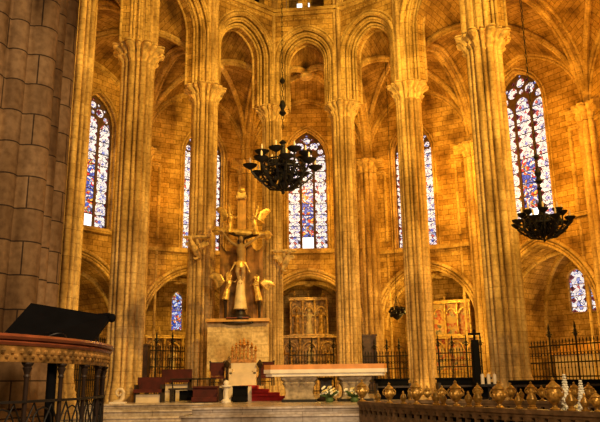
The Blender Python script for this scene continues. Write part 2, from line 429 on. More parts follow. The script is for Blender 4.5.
# ------------------------------------------------------------------ pillars
spec12 = []
for k in range(16):
    spec12.append((2 * PI * k / 16, 0.62 if k % 2 else 0.60, 0.065 if k % 2 else 0.125))
RADP = shafts(0.53, spec12)
def capital_levels(z, h=0.74, rad=None, k=1.0):
    """two stacked rolls that follow the shafts, swelling more over each rib"""
    rib = (lambda th: max(0.0, (rad(th) / k - .60)) * 0.9 * k) if rad else (lambda th: 0.0)
    f = lambda o, g: (lambda th: o + g * rib(th))
    lf = lambda o, g: (lambda th: o + g * rib(th) + .016 * math.cos(40 * th))
    return [(z - h - 0.06, 0.0), (z - h - 0.04, 0.025), (z - h, 0.025), (z - h + .02, 0.0), (z - h + .12, lf(.02, .3)),
            (z - h + .22, lf(.07, .8)), (z - h + .27, f(.08, 1)), (z - h + .30, f(.03, .4)), (z - 0.32, lf(.05, .6)), (z - 0.22, lf(.12, 1.2)),
            (z - 0.19, f(.18, 1.5)), (z - 0.15, f(.21, 1.6)), (z - .10, f(.21, 1.6)), (z - .08, f(.16, 1.4)), (z - 0.05, f(.24, 1.7)), (z, f(.24, 1.7))]
def bundle(c, r, z0, z1, rot, n=96):
    rad = shafts(r * 0.72, [(2 * PI * k / 8, r * 0.78, r * (0.26 if k % 2 == 0 else 0.16)) for k in range(8)])
    m = MB(); m.section(c, rad, [(z0, 0), (z0 + .3, 0), (z1, 0)], n, rot); return m
plabels = ['slender lit pillar partly hidden beside the huge dark left pier',
           'pale clustered pillar rising behind the red velvet benches at the left',
           'golden clustered pillar just left of the gilded crucifix, winged bracket on its shaft',
           'clustered pillar between the crucifix and the central stained glass window',
           'clustered pillar behind the right end of the altar slab',
           'grey-gold clustered pillar in front of the right chapel with painted altarpiece',
           'brightly lit thick pillar on the right with a large wavy capital']
TOPZ = 27.0
for i, (x, y) in enumerate(PIN[:7]):
    t = thing('clustered_pillar', plabels[i], 'pillar', (x, y, 0), 'clustered stone pillars around the sanctuary')
    sc = [0.76, 0.98, 0.86, 0.70, 0.80, 0.84, 1.02][i]
    rot = math.atan2(CY - y, CX - x)
    rad = (lambda s: (lambda th: RADP(th) * s))(sc)
    m = MB(); m.section((0, 0), rad, [(ZF - .1, .12), (ZF + .45, .12), (ZF + .52, .09), (ZF + .6, .10), (ZF + .68, .05), (ZF + .78, .06), (ZF + .9, 0.02), (ZF + 1.1, 0)], 96, rot); part(m, 'plinth', PILLAR, t)
    m = MB(); m.section((0, 0), rad, [(ZF + 1.08, 0)] + [(z, 0) for z in (4, 7, 10, 12)] + [(ZCAP - .78, 0)], 240, rot); part(m, 'shaft', PILLAR, t)
    m = MB(); m.section((0, 0), rad, capital_levels(ZCAP, .74, rad, sc), 320, rot); part(m, 'capital', CARVED, t)
    d = Vector((CX - x, CY - y)).normalized()
    if i in (0, 6): d = Vector((1 if i == 0 else -1, 0))
    off = 0.30 * sc
    m = bundle((d.x * off, d.y * off), 0.52 * sc, ZCAP - .02, TOPZ, rot); part(m, 'upper_shaft', PILLAR, t)
    m = MB()
    for s in (-1, 1):     # thin shafts beside the bundle carrying the arch mouldings
        pd = Vector((-d.y, d.x)) * s
        m.tube([(d.x * .18 + pd.x * .48 * sc, d.y * .18 + pd.y * .48 * sc, ZCAP), (d.x * .18 + pd.x * .48 * sc, d.y * .18 + pd.y * .48 * sc, 17.2)], 0.11, 10)
        m.tube([(pd.x * .66 * sc, pd.y * .66 * sc, ZCAP), (pd.x * .66 * sc, pd.y * .66 * sc, 17.2)], 0.09, 10)
        m.lathe((pd.x * .62 * sc, pd.y * .62 * sc, 17.1), [(.09, 0), (.12, .05), (.1, .12), (.17, .36), (.2, .4), (.2, .5), (.1, .52)], 14)
    part(m, 'colonnette', PILLAR, t)
# the huge near pier
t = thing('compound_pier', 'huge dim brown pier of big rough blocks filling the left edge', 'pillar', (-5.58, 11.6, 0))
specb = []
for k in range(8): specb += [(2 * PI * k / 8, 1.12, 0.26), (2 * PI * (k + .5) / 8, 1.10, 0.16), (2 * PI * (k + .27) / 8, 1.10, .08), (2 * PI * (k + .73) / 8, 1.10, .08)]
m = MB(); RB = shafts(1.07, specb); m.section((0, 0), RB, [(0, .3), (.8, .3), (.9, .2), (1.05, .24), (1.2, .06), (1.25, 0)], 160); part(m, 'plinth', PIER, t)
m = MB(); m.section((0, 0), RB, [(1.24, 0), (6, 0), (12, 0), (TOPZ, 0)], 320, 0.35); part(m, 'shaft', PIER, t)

# ------------------------------------------------------------------ arcade walls over the pillars
for i in range(7):
    A, B = PIN[i], PIN[i + 1]; fr, L = frame(A, B)
    if i < 6 and i > 0: a = L / 2 - 0.84; zs = 17.55; h = a * 1.22
    else: a = L / 2 - 0.9; zs = 16.4; h = a * 1.15
    h = min(h, ZSTR - 0.75 - zs) if i in (0, 6) else h
    m = MB(); first = True
    for (off, d0, d1) in ((0.44, -0.42, -0.16), (0.22, -0.16, 0.1), (0.0, 0.1, 0.5)):
        ap = arch(a, h, zs, off, 14)
        e = L / 2 - 0.02
        top = ZSTR
        lo = ZCAP if off == 0 else ZCAP
        outl = [(-e, lo), (-a - off, lo)] + ap + [(a + off, lo), (e, lo), (e, top), (-e, top)]
        m.plate(outl, [], d0, d1, fr)
    wobj = struct(m.build('wall_arcade', WALL))
    m = MB()
    for (off, d, r) in ((0.50, -0.46, 0.075), (0.44, -0.40, 0.05), (0.32, -0.24, 0.07), (0.22, -0.17, .05), (0.10, -0.02, 0.06), (0.0, 0.08, 0.06), (0.0, .5, .06), (0.66, -.44, .05)):
        if a + off > L / 2 - 0.12: off = L / 2 - 0.12 - a
        m.tube([fr(u, z, d) for u, z in [(-a - off, ZCAP)] + arch(a, h, zs, off, 14) + [(a + off, ZCAP)]], r, 8)
    part(m, 'moulding', MOULD, wobj)
    # triforium band: string course, blind frieze, dark gallery with columns
    m = MB(); m.plate([(-L / 2, ZSTR - .02), (L / 2, ZSTR - .02), (L / 2, ZSTR + .14), (-L / 2, ZSTR + .14)], [], -.62, .5, fr)
    m.plate([(-L / 2, ZSTR - .2), (L / 2, ZSTR - .2), (L / 2, ZSTR - .02), (-L / 2, ZSTR - .02)], [], -.52, .3, fr)
    k = int((L - .9) / 0.24)
    for j in range(k):
        u = (j - (k - 1) / 2) * 0.24
        m.plate(arch(.085, .1, ZSTR - .44, 0, 3, u), [], -.47, -.40, fr)
    struct(m.build('trim_string_course', MOULD))
    m = MB(); hs = []
    nop = max(2, int(L / 1.3)); wop = (L - 1.3) / nop
    for j in range(nop):
        u = (j - (nop - 1) / 2) * wop
        hs.append([(u - wop * .38, ZSTR + .16)] + arch(wop * .38, wop * .5, ZSTR + 1.6, 0, 6, u) + [(u + wop * .38, ZSTR + .16)])
    m.plate([(-L / 2, ZSTR + .13), (L / 2, ZSTR + .13), (L / 2, TOPZ), (-L / 2, TOPZ)], hs, -.35, .1, fr)
    m.plate([(-L / 2, ZSTR + .1), (L / 2, ZSTR + .1), (L / 2, TOPZ), (-L / 2, TOPZ)], [], 1.5, 1.7, fr)
    m.plate([(-L / 2, ZSTR - .1), (L / 2, ZSTR - .1), (L / 2, ZSTR + .05), (-L / 2, ZSTR + .05)], [], .3, 1.6, fr)
    struct(m.build('wall_triforium', WALL))
    if i == 3:
        wd = MB(); wd.plate([(-.62, ZSTR + .2), (.1, ZSTR + .2), (.1, ZSTR + 1.6), (-.62, ZSTR + 1.6)], [], 1.44, 1.49, fr)
        wn = struct(wd.build('window_8', CLEAR))
        wd = MB()
        for u in (-.64, -.26, .12): wd.plate([(u - .03, ZSTR + .15), (u + .03, ZSTR + .15), (u + .03, ZSTR + 1.65), (u - .03, ZSTR + 1.65)], [], 1.38, 1.5, fr)
        part(wd, 'window_frame', MOULD, wn)

# ------------------------------------------------------------------ outer walls, windows, chapels
def outline_window(hw, z0, zs, h, off=0.0):
    return [(-hw - off, z0 - off)] + arch(hw, h, zs, off, 12) + [(hw + off, z0 - off)]
def shiftfr(fr, du): return lambda u, z, d: fr(u + du, z, d)
WSH = {1: .45, 2: .5, 4: -.4, 5: -.4}
WIN = {1: 9.2, 2: 8.7, 3: 8.9, 4: 8.7, 5: 9.15}
winno = 0
for i in range(7):
    A, B = QOUT[i], QOUT[i + 1]; fr, L = frame(A, B)
    ca = min(2.65, L / 2 - .45); zc = 4.4; hc = {0: 3.2, 1: 3.2, 2: 3.0, 3: 2.95, 4: 3.1, 5: 3.55, 6: 3.4}[i]; hc = max(hc, ca * 1.02)
    apex = 17.7
    va = [(-L / 2 + x, ZOUT + z) for x, z in half_arc(L / 2, apex - ZOUT + .25, 10)]
    va = va + [(-u, z) for u, z in reversed(va[:-1])]
    hw, wz = 1.17, WIN.get(i, 9.0)
    zs_w, h_w = wz + 5.4, 1.75
    if i == 5: hw, zs_w, h_w = 1.45, wz + 6.05, 2.0
    du = WSH.get(i, 0); frw = shiftfr(fr, du)
    holes = [[(u + du, z) for u, z in outline_window(hw, wz, zs_w, h_w)]]
    outl = [(-L / 2, 0.0), (-ca, 0.0)] + arch(ca, hc, zc, 0, 14) + [(ca, 0.0), (L / 2, 0.0)] + list(reversed(va))
    m = MB(); m.plate(outl, holes, 0.0, 0.9, fr)
    m.plate([(-L / 2, ZOUT), (L / 2, ZOUT), (L / 2, 20), (-L / 2, 20)], [], 0.95, 1.1, fr)
    wobj = struct(m.build('wall_ambulatory', WALL))
    m = MB()
    for off, d, r in ((0.02, -.03, .07), (.16, -.05, .05), (.34, -.06, .09), (0.02, .35, .06)):
        m.tube([fr(u, z, d) for u, z in [(-ca - off, 0.8)] + arch(ca, hc, zc, off, 16) + [(ca + off, 0.8)]], r, 8)
    for off, d, r in ((0.03, -.02, .06), (.18, -.03, .05), (-.02, .25, .05)):
        m.tube([frw(u, z, d) for u, z in outline_window(hw, wz, zs_w, h_w, off)], r, 8, closed=True)
    m.tube([fr(u, z, -.05) for u, z in va], .12, 8); m.tube([fr(u * .96, z - .16, -.02) for u, z in va], .07, 8)
    part(m, 'moulding', MOULD, wobj)
    m = MB()
    for (u0, u1) in ((-L / 2 + .3, -hw - .2), (hw + .2, L / 2 - .3)):
        m.plate([(u0, wz - .28), (u1, wz - .28), (u1, wz - .08), (u0, wz - .08)], [], -.16, .05, fr)
    m.plate([(-hw - .22, wz - .3), (hw + .22, wz - .3), (hw + .22, wz - .05), (-hw - .22, wz - .05)], [], -.2, .05, fr)
    struct(m.build('trim_sill_course', MOULD))
    # respond shafts between the bays
    if i > 0:
        q = A; rad = shafts(.42, [(2 * PI * k / 10, .46, .13) for k in range(10)])
        m = MB(); m.section(q, rad, [(0, .1), (1.8, .1), (1.9, 0), (6, 0), (ZOUT - .8, 0)], 120); r_ = struct(m.build('wall_respond', PILLAR))
        m = MB(); m.section(q, rad, [(z, o) for z, o in capital_levels(ZOUT, .7)], 120); part(m, 'capital', CARVED, r_)
        # capital band stepping along the wall
        m = MB()
        for sgn, (fr2, L2) in ((1, (fr, L)), (-1, frame(QOUT[i - 1], QOUT[i]))):
            u0, u1 = (-L2 / 2, -L2 / 2 + 1.05) if sgn > 0 else (L2 / 2 - 1.05, L2 / 2)
            for (z0, z1, dd) in ((ZOUT - .9, ZOUT - .72, -.10), (ZOUT - .5, ZOUT - .3, -.2), (ZOUT - .3, ZOUT, -.3)):
                m.plate([(u0, z0), (u1, z0), (u1, z1), (u0, z1)], [], dd, .05, fr2)
            m.plate([(u0, 0), (u1, 0), (u1, ZOUT - .85), (u0, ZOUT - .85)] if sgn > 0 else [(u0, 0), (u1, 0), (u1, ZOUT - .85), (u0, ZOUT - .85)], [], -.02, .0, fr2) if False else None
            ux = u1 if sgn > 0 else u0
            m.tube([fr2(ux, 9.1, -.02), fr2(ux, ZOUT - .8, -.02)], .09, 8)
            m.tube([fr2(ux, 1.0, -.02), fr2(ux, 8.7, -.02)], .07, 8)
        part(m, 'capital_band', MOULD, r_)
    # the stained glass window
    if 1 <= i <= 5:
        winno += 1
        t = thing('window_%d' % winno, ['tall stained glass window between the two leftmost pillars', 'tall stained glass window half hidden by the pillar beside the crucifix',
              'central three-light stained glass window behind the hanging chandelier', 'tall stained glass window mostly hidden by the grey-gold pillar',
              'broad stained glass window at the right above the small chandelier'][winno - 1], None, (0, 0, 0)); t['kind'] = 'structure'
        lw = (2 * hw - .30) / 3; holes = []
        cs = [-(lw + .10), 0, lw + .10]; hwid = lw / 2 - .02
        ztop = [zs_w - .15, zs_w + .15, zs_w - .15]
        for c, zt in zip(cs, ztop): holes.append([(c - hwid, wz + .06)] + arch(hwid, hwid * 1.3, zt, 0, 6, c) + [(c + hwid, wz + .06)])
        def circ(u, z, r, n=12): return [(u + r * math.cos(2 * PI * k / n), z + r * math.sin(2 * PI * k / n)) for k in range(n)]
        kq = hw / 1.17
        for (u, z, r) in ((-.42, .84, .25), (.42, .84, .25), (0, 1.20, .21), (-.80, .52, .17), (.80, .52, .17), (0, .80, .12), (-.33, 1.24, .09), (.33, 1.24, .09), (0, 1.50, .065),
                          (-.70, 1.0, .09), (.70, 1.0, .09), (-.99, .24, .085), (.99, .24, .085)):
            u, z, r = u * kq, zs_w + z * (kq if kq > 1 else 1), r * kq
            holes.append(circ(u, z, r))
        m = MB(); m.plate(outline_window(hw, wz, zs_w, h_w, .05), holes, .40, .56, frw)
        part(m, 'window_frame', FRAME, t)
        for c, zt, mt in zip(cs, ztop, (GLASSP, GLASSF, GLASSP)):
            z0 = wz + .02
            if c == 0:
                m = MB(); m.plate([(c - lw / 2, z0), (c + lw / 2, z0), (c + lw / 2, z0 + .72), (c - lw / 2, z0 + .72)], [], .47, .49, frw); part(m, 'clear_pane', CLEAR, t); z0 += .72
                zmid = z0 + (2.9 if i != 5 else 2.6)
                m = MB(); m.plate([(c - lw / 2, zmid), (c + lw / 2, zmid), (c + lw / 2, zt + .5), (c - lw / 2, zt + .5)], [], .47, .49, lambda u, z, d: frw(u, z, d)); part(m, 'pane', GLASSP, t)
                m = MB(); m.plate([(c - lw / 2, z0), (c + lw / 2, z0), (c + lw / 2, zmid), (c - lw / 2, zmid)], [], .47, .49, frw); part(m, 'pane', mt, t)
            else:
                m = MB(); sgn = -1 if c < 0 else 1
                m.plate([(c - lw / 2, z0), (c + lw / 2, z0), (c + lw / 2, zt + .55), (c - lw / 2, zt + .55)], [], .47, .49, frw)
                # centre the pattern on the light
                m.uv = [None if q is None else [(a_ - c, b_) for a_, b_ in q] for q in m.uv]
                part(m, 'pane', mt, t)
        m = MB(); m.plate(outline_window(hw, zs_w + .2, zs_w + .25, h_w - .25, -.02), [], .50, .52, frw); part(m, 'tracery_pane', GLASSP, t)
        m = MB()
        z = wz + .74
        while z < zs_w + .3:
            m.plate([(-hw, z - .018), (hw, z - .018), (hw, z + .018), (-hw, z + .018)], [], .43, .47, frw); z += .66
        part(m, 'lead_bar', IRON, t)
    # chapel behind the arch
    if i >= 1 and i <= 5:
        m = MB(); dep = 4.6; hwc = ca + .15; ft = .9
        top = zc + hc + .25
        small = []
        if i in (2, 5):
            for cu in ((.55,) if i == 2 else (-.78, .36)):
                zq, hq = (4.6, .36) if i == 2 else (4.9, .50)
                small.append([(cu - hq, zq)] + arch(hq, .6, zq + 1.75, 0, 6, cu) + [(cu + hq, zq)])
        pro = [(-hwc, 0)] + arch(hwc, hc + .15, zc, 0, 12) + [(hwc, 0)]
        m.plate(pro, small, dep, dep + .4, fr)
        # vaulted side walls as one barrel
        pts = pro; k0 = [m.add(fr(u, z, ft)) for u, z in pts]; k1 = [m.add(fr(u, z, dep)) for u, z in pts]
        Lc = 0
        for j in range(len(pts) - 1):
            dl = math.hypot(pts[j + 1][0] - pts[j][0], pts[j + 1][1] - pts[j][1])
            m.face((k0[j], k0[j + 1], k1[j + 1], k1[j]), ((ft, Lc), (ft, Lc + dl), (dep, Lc + dl), (dep, Lc))); Lc += dl
        cobj = struct(m.build('wall_chapel', WALL))
        m = MB()
        md = (ft + dep) / 2; D_ = math.hypot(hwc, dep - md)
        for su in (-1, 1):
            for dd_ in (ft, dep - .12):
                ha = half_arc(D_, hc + .1, 10)
                m.tube([fr(su * hwc * .97 * (1 - x / D_), zc + z - .12, lerp(dd_, md, x / D_)) for x, z in ha], .13, 8)
            m.tube([fr(su * hwc * .96, 0, dep - .12), fr(su * hwc * .96, zc, dep - .12)], .14, 10)
        m.lathe(fr(0, zc + hc - .2, md), [(.1, -.1), (.26, -.05), (.26, .1), (.1, .2)], 14)
        part(m, 'rib', MOULD, cobj)
        for q, sh in enumerate(small):
            winno_c = {2: 6, 5: 7}[i] + (2 if q else 0)
            m = MB(); m.plate(sh, [], dep + .2, dep + .22, fr)
            m.uv = [None if z is None else [(a_ - (.55 if i == 2 else (.36 if q else -.78)), b_) for a_, b_ in z] for z in m.uv]
            wn = struct(m.build('window_%d' % winno_c, GLASSP if i == 5 else GLASSF))
            m = MB(); m.tube([fr(u, z, dep - .02) for u, z in sh], .06, 8, closed=True)
            for zz in (5.2, 5.8, 6.4): m.plate([(sh[0][0], zz - .02), (sh[-1][0], zz - .02), (sh[-1][0], zz + .02), (sh[0][0], zz + .02)], [], dep + .1, dep + .14, fr)
            part(m, 'window_frame', MOULD, wn)

# ------------------------------------------------------------------ ambulatory vaults
for i in range(7):
    P0, P1, Q0, Q1 = PIN[i], PIN[i + 1], QOUT[i], QOUT[i + 1]
    C4 = [(Vector((*P0, 0)), ZCAP), (Vector((*P1, 0)), ZCAP), (Vector((*Q1, 0)), ZOUT), (Vector((*Q0, 0)), ZOUT)]
    K = sum((c[0] for c in C4), Vector()) / 4; zk = ZKEY + .3
    za = [19.6 if 0 < i < 6 else 19.6, 18.3, 17.9, 18.3]
    m = MB(); rb = MB(); n = 14; mm = 5
    for e in range(4):
        for (A, zA), (B, zB) in (((C4[e]), (C4[(e + 1) % 4])), ((C4[(e + 1) % 4]), (C4[e]))):
            mid = (A + B) / 2
            ha = half_arc((mid - A).length, za[e] - zA, n); dg = half_arc((K - A).length, zk - zA, n)
            ea = [Vector((*(lerp(A, mid, x / (mid - A).length)).xy, zA + z)) for x, z in ha]
            dd = [Vector((*(lerp(A, K, x / (K - A).length)).xy, zA + z)) for x, z in dg]
            grid = []; vl = 0
            for j in range(n + 1):
                row = []
                for k in range(mm + 1):
                    p = lerp(ea[j], dd[j], k / mm); bul = math.sin(PI * k / mm) * .12 * (j / n); row.append((m.add((p.x, p.y, p.z + bul)), p))
                grid.append(row)
            for j in range(n):
                d = (ea[j + 1] - ea[j]).length
                w0 = (ea[j] - dd[j]).length; w1 = (ea[j + 1] - dd[j + 1]).length
                for k in range(mm):
                    q = (grid[j][k][0], grid[j][k + 1][0], grid[j + 1][k + 1][0], grid[j + 1][k][0])
                    uv = ((w0 * k / mm, vl), (w0 * (k + 1) / mm, vl), (w1 * (k + 1) / mm, vl + d), (w1 * k / mm, vl + d))
                    m.face(q, uv)
                vl += d
            if (A, zA) == C4[e]: rb.tube([p - Vector((0, 0, .10)) for p in dd], .14, 8); rb.tube([p - Vector((0, 0, .26)) for p in dd], .07, 8)
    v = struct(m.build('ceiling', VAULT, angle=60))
    part(rb, 'diagonal_rib', MOULD, v)
    m = MB(); m.lathe((K.x, K.y, zk - .55), [(.1, 0), (.34, .03), (.38, .16), (.32, .3), (.2, .4)], 18); part(m, 'keystone', CARVED, v)
    if i > 0:
        A, B = Vector((*P0, 0)), Vector((*Q0, 0)); mid = (A + B) / 2; D = (mid - A).length; rb = MB()
        for r, dz, sh in ((.2, 0, 0), (.12, -.22, .0), (.09, -.05, .26), (.09, -.05, -.26)):
            t_ = (B - A).normalized(); nn = Vector((-t_.y, t_.x, 0)) * sh
            pl = [lerp(A, mid, x / D) + nn + Vector((0, 0, ZCAP + z + dz)) for x, z in half_arc(D, 18.3 - ZCAP, 12)]
            pr = [lerp(B, mid, x / D) + nn + Vector((0, 0, ZOUT + z + dz)) for x, z in half_arc(D, 18.3 - ZOUT, 12)]
            rb.tube(pl + list(reversed(pr[:-1])), r, 8)
        part(rb, 'transverse_rib', MOULD, v)
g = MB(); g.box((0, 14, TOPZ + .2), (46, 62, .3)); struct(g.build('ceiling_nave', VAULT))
# aisle walls outside the picture's sides, so the place is closed
g = MB(); g.box((-14.6, 8, 10), (.5, 24, 20)); struct(g.build('wall_left', WALL))
g = MB(); g.box((15.0, 6, 10), (.5, 22, 20)); struct(g.build('wall_right', WALL))

# ------------------------------------------------------------------ altar
t = thing('altar', 'long altar table of pale slab on carved old capitals', 'altar', (0.78, 23.3, ZP))
m = MB(); sl = [(-2.02, -.55), (-1.8, -.72), (1.86, -.72), (1.96, -.6), (1.96, .6), (1.86, .72), (-1.8, .72), (-2.02, .55)]
def slab(m, poly, z0, z1):
    A = [m.add((x, y, z0)) for x, y in poly]; B = [m.add((x, y, z1)) for x, y in poly]; n = len(poly)
    m.face(list(reversed(A))); m.face(B)
    for i in range(n): j = (i + 1) % n; m.face((A[i], A[j], B[j], B[i]))
slab(m, sl, .90, 1.02); slab(m, [(x * .97, y * .93) for x, y in sl], .80, .90); part(m, 'slab', WHITEM, t, smooth=False)
m = MB(); slab(m, [(x * .995, y * .99) for x, y in sl], 1.02, 1.17); part(m, 'table_top', TOPOR, t, smooth=False)
for x, wd in ((-.88, .98), (.94, .88)):
    m = MB()
    base = lambda th: (wd / 2) / max(abs(math.cos(th)), abs(math.sin(th))) * .96
    lb = lambda k: (lambda th: k + .025 * math.sin(16 * th) + .02 * math.cos(22 * th))
    m.section((x, 0), base, [(.0, .06), (.10, .06), (.14, 0.0), (.3, -.06), (.42, -.02), (.5, lb(.0)), (.58, lb(.06)), (.62, lb(.02)), (.70, lb(.12)), (.74, .14), (.79, .15)], 72)
    part(m, 'carved_support', WORN, t)
m = MB(); m.box((0, .1, .38), (.34, .34, .76)); m.lathe((0, .1, 0), [(.3, 0), (.3, .08), (.2, .14), (.18, .62), (.28, .76)], 14); part(m, 'centre_post', DARKWOOD, t)
for x in (-.88, .94): m = MB(); m.box((x, 0, .04), (1.12, 1.1, .08)); part(m, 'plinth', IRON, t)

def blossoms(m, lf, c, n, spread, h, r):
    for k in range(n):
        a = random.uniform(0, 2 * PI); q = spread * math.sqrt(random.random())
        p = Vector(c) + Vector((q * math.cos(a), q * math.sin(a) * .6, random.uniform(.3, 1) * h))
        for j in range(5):
            b = 2 * PI * j / 5; m.ball((p.x + r * .7 * math.cos(b), p.y + r * .4 * math.sin(b), p.z + r * .6 * math.sin(b + 1)), r * .62, 6)
        lf.tube([(c[0], c[1], c[2]), ((p.x + c[0]) / 2 + .03, p.y, p.z * .5 + c[2] * .5), tuple(p)], .008, 4)
def leafblade(m, a, b, w):
    a, b = Vector(a), Vector(b); d = (b - a); s_ = d.cross(Vector((0, 1, .3))).normalized() * w; mid = (a + b) / 2 + Vector((0, 0, w))
    i0, i1, i2, i3 = m.add(a), m.add(mid + s_), m.add(b), m.add(mid - s_); i4 = m.add(mid + Vector((0, -.01, w * .6)))
    m.face((i0, i4, i1)); m.face((i1, i4, i2)); m.face((i2, i4, i3)); m.face((i3, i4, i0)); m.face((i0, i1, i2, i3))
def arrangement(loc, n, sp, h, r, label, mt, group=None):
    t = thing('flower_arrangement', label, 'flowers', loc, group)
    m, lf = MB(), MB(); m2 = MB(); blossoms(m, lf, (0, 0, .12), n, sp, h, r); blossoms(m2, lf, (0, 0, .12), n // 2, sp, h, r * .8)
    for k in range(16):
        a = 2 * PI * k / 16; leafblade(lf, (0, 0, .12), (sp * 1.1 * math.cos(a), sp * .7 * math.sin(a), .12 + h * random.uniform(.2, .8)), .035)
    lf.lathe((0, 0, 0), [(.10, 0), (.13, .05), (.12, .14)], 10)
    part(m, 'blossom', mt, t); part(m2, 'yellow_blossom', PETALY, t); part(lf, 'leaf', LEAF, t); return t
arrangement((.84, 22.2, ZP), 16, .30, .34, .045, 'low cream flower arrangement on the floor before the altar', PETAL, 'flowers before the altar')
arrangement((1.62, 22.15, ZP), 14, .32, .32, .045, 'low yellow-white flower arrangement under the altar nearer its right support', PETAL, 'flowers before the altar')

# ------------------------------------------------------------------ figures
def voxel(o, v=.03, smooth=3):
    r = o.modifiers.new('remesh', 'REMESH'); r.mode = 'VOXEL'; r.voxel_size = v; r.use_smooth_shade = True
    if smooth: s_ = o.modifiers.new('smooth', 'SMOOTH'); s_.iterations = smooth; s_.factor = .5
    return o
def robed(m, c, H, yaw=0.0, arms='pray', lean=0.0):
    """a robed standing figure of height H with head and two bent arms, facing -Y turned by yaw"""
    c = Vector(c); k = H / 1.75; ca, sa = math.cos(yaw), math.sin(yaw)
    def P(x, y, z): x += lean * z; return (c.x + (x * ca - y * sa) * k, c.y + (x * sa + y * ca) * k, c.z + z * k)
    m.tube([P(0, 0, 0), P(0, 0, .3), P(0, .01, .85), P(0, .01, 1.1), P(0, .01, 1.32), P(0, .01, 1.42)], [.26 * k, .23 * k, .17 * k, .18 * k, .19 * k, .08 * k], 14)
    for a in range(9):
        th = 2 * PI * a / 9; m.tube([P(.23 * math.cos(th), .23 * math.sin(th), 0.0), P(.13 * math.cos(th), .13 * math.sin(th), .95)], [.05 * k, .02 * k], 5)
    m.tube([P(0, 0, 1.38), P(0, -.01, 1.5)], .055 * k, 8)
    m.ball(P(0, -.02, 1.62), .115 * k, 12, (.85, .95, 1.2)); m.ball(P(0, -.13, 1.6), .025 * k, 6); m.ball(P(0, .03, 1.65), .125 * k, 10, (.95, .9, 1.1))
    for s_ in (-1, 1):
        if arms == 'pray': ar = [P(.18 * s_, 0, 1.33), P(.27 * s_, -.06, 1.08), P(.05 * s_, -.3, 1.15)]
        elif arms == 'up': ar = [P(.18 * s_, 0, 1.33), P(.40 * s_, -.1, 1.25), P(.45 * s_, -.25, 1.55)]
        else: ar = [P(.18 * s_, 0, 1.33), P(.30 * s_, 0, 1.05), P(.22 * s_, -.22, .92)]
        m.tube(ar, [.075 * k, .06 * k, .045 * k], 8); m.ball(ar[-1], .05 * k, 6)
    m.tube([P(.2, .06, 1.25), P(0, -.2, 1.02), P(-.22, -.12, .6)], [.05 * k, .06 * k, .03 * k], 6)
def wing(m, root, tip, spread, n=9):
    """a feathered wing: fan of tapering feathers below a leading edge"""
    root, tip = Vector(root), Vector(tip); sp = Vector(spread)
    mid = (root + tip) / 2 - sp * .25
    m.tube([root, mid, tip], [.05, .06, .025], 7)
    for k in range(n):
        s_ = (k + .5) / n; p = root.lerp(mid, s_ * 2) if s_ < .5 else mid.lerp(tip, s_ * 2 - 1)
        q = p + sp * (1.0 - .35 * s_) + (tip - root) * .25
        m.tube([p, p.lerp(q, .6), q], [.06, .085, .03], 6)
# ------------------------------------------------------------------ ashlar screen and crucifix
XW, YW = -2.72, 27.6
zt = at(238, 322, YW).z
g = MB(); xl, xr = at(207, 350, YW).x, at(268.5, 350, YW).x
g.box(((xl + xr) / 2, YW + .35, (ZF + zt) / 2), (xr - xl, .7, zt - ZF)); scr = tag(g.build('stone_screen', SLABW, smooth=False), 'plain cream ashlar screen wall behind the bishop throne', 'stone screen')
t = thing('wooden_shelf', 'brown plank ledge on the stone screen under the crucifix', 'shelf', ((xl + xr) / 2, YW + .2, zt))
m = MB(); m.box((0, 0, .06), (xr - xl + .1, 1.0, .12)); part(m, 'board', CROSSWOOD, t)
m = MB(); m.lathe((0, -.2, -.10), [(.45, 0), (.62, .05), (.62, .10)], 20, 1, .5); part(m, 'oval_boss', DARKWOOD, t)
m = MB(); m.box((0, -.44, .12), (.9, .12, .10)); part(m, 'front_lip', REDWOOD, t)
zsf = zt + .12
p = at(241, 232, YW); xc = p.x
t = thing('crucifix', 'gilded wooden crucifix with carved Christ figure high on the stone screen', 'crucifix', (xc, YW + .1, zsf))
zb = p.z - zsf; ztop = at(241, 196, YW).z - zsf
m = MB(); m.box((0, 0.18, ztop / 2), (.34, .14, ztop)); m.box((0, .10, ztop * .52), (.16, .06, ztop * .92)); part(m, 'upright', CROSSWOOD, t)
m = MB(); bl = at(217, 228, YW).x - xc; br = at(267, 238, YW).x - xc
m.tube([(bl, .05, zb + .10), (0, .05, zb + .02), (br, .05, zb - .12)], .14, 10)
for x, z in ((bl, zb + .10), (br, zb - .12)): m.ball((x, .05, z), .2, 10); m.lathe((x, .05, z - .05), [(.2, 0), (.24, .05), (.2, .1)], 10)
part(m, 'crossbeam', GILT, t)
m = MB(); m.box((0, .02, ztop + .05), (.34, .10, .30)); m.ball((0, 0, ztop + .28), .14, 8); m.box((0, -.05, ztop - .02), (.46, .06, .10)); part(m, 'title_plaque', GILT, t)
m = MB()     # Christ: arms stretched along the beam, head fallen forward, knees bent
H = zb - .12
sh = H - .42
m.tube([(0, -.12, sh - .02), (0, -.16, sh - .25), (0.02, -.15, sh - .55), (0.02, -.14, sh - .68), (0, -.15, sh - .82)], [.15, .19, .13, .135, .15], 12)
m.tube([(0, -.13, sh), (0.01, -.22, sh + .14)], [.06, .055], 8); m.ball((.02, -.28, sh + .22), .115, 12, (.85, .95, 1.2)); m.ball((.02, -.39, sh + .19), .025, 6)
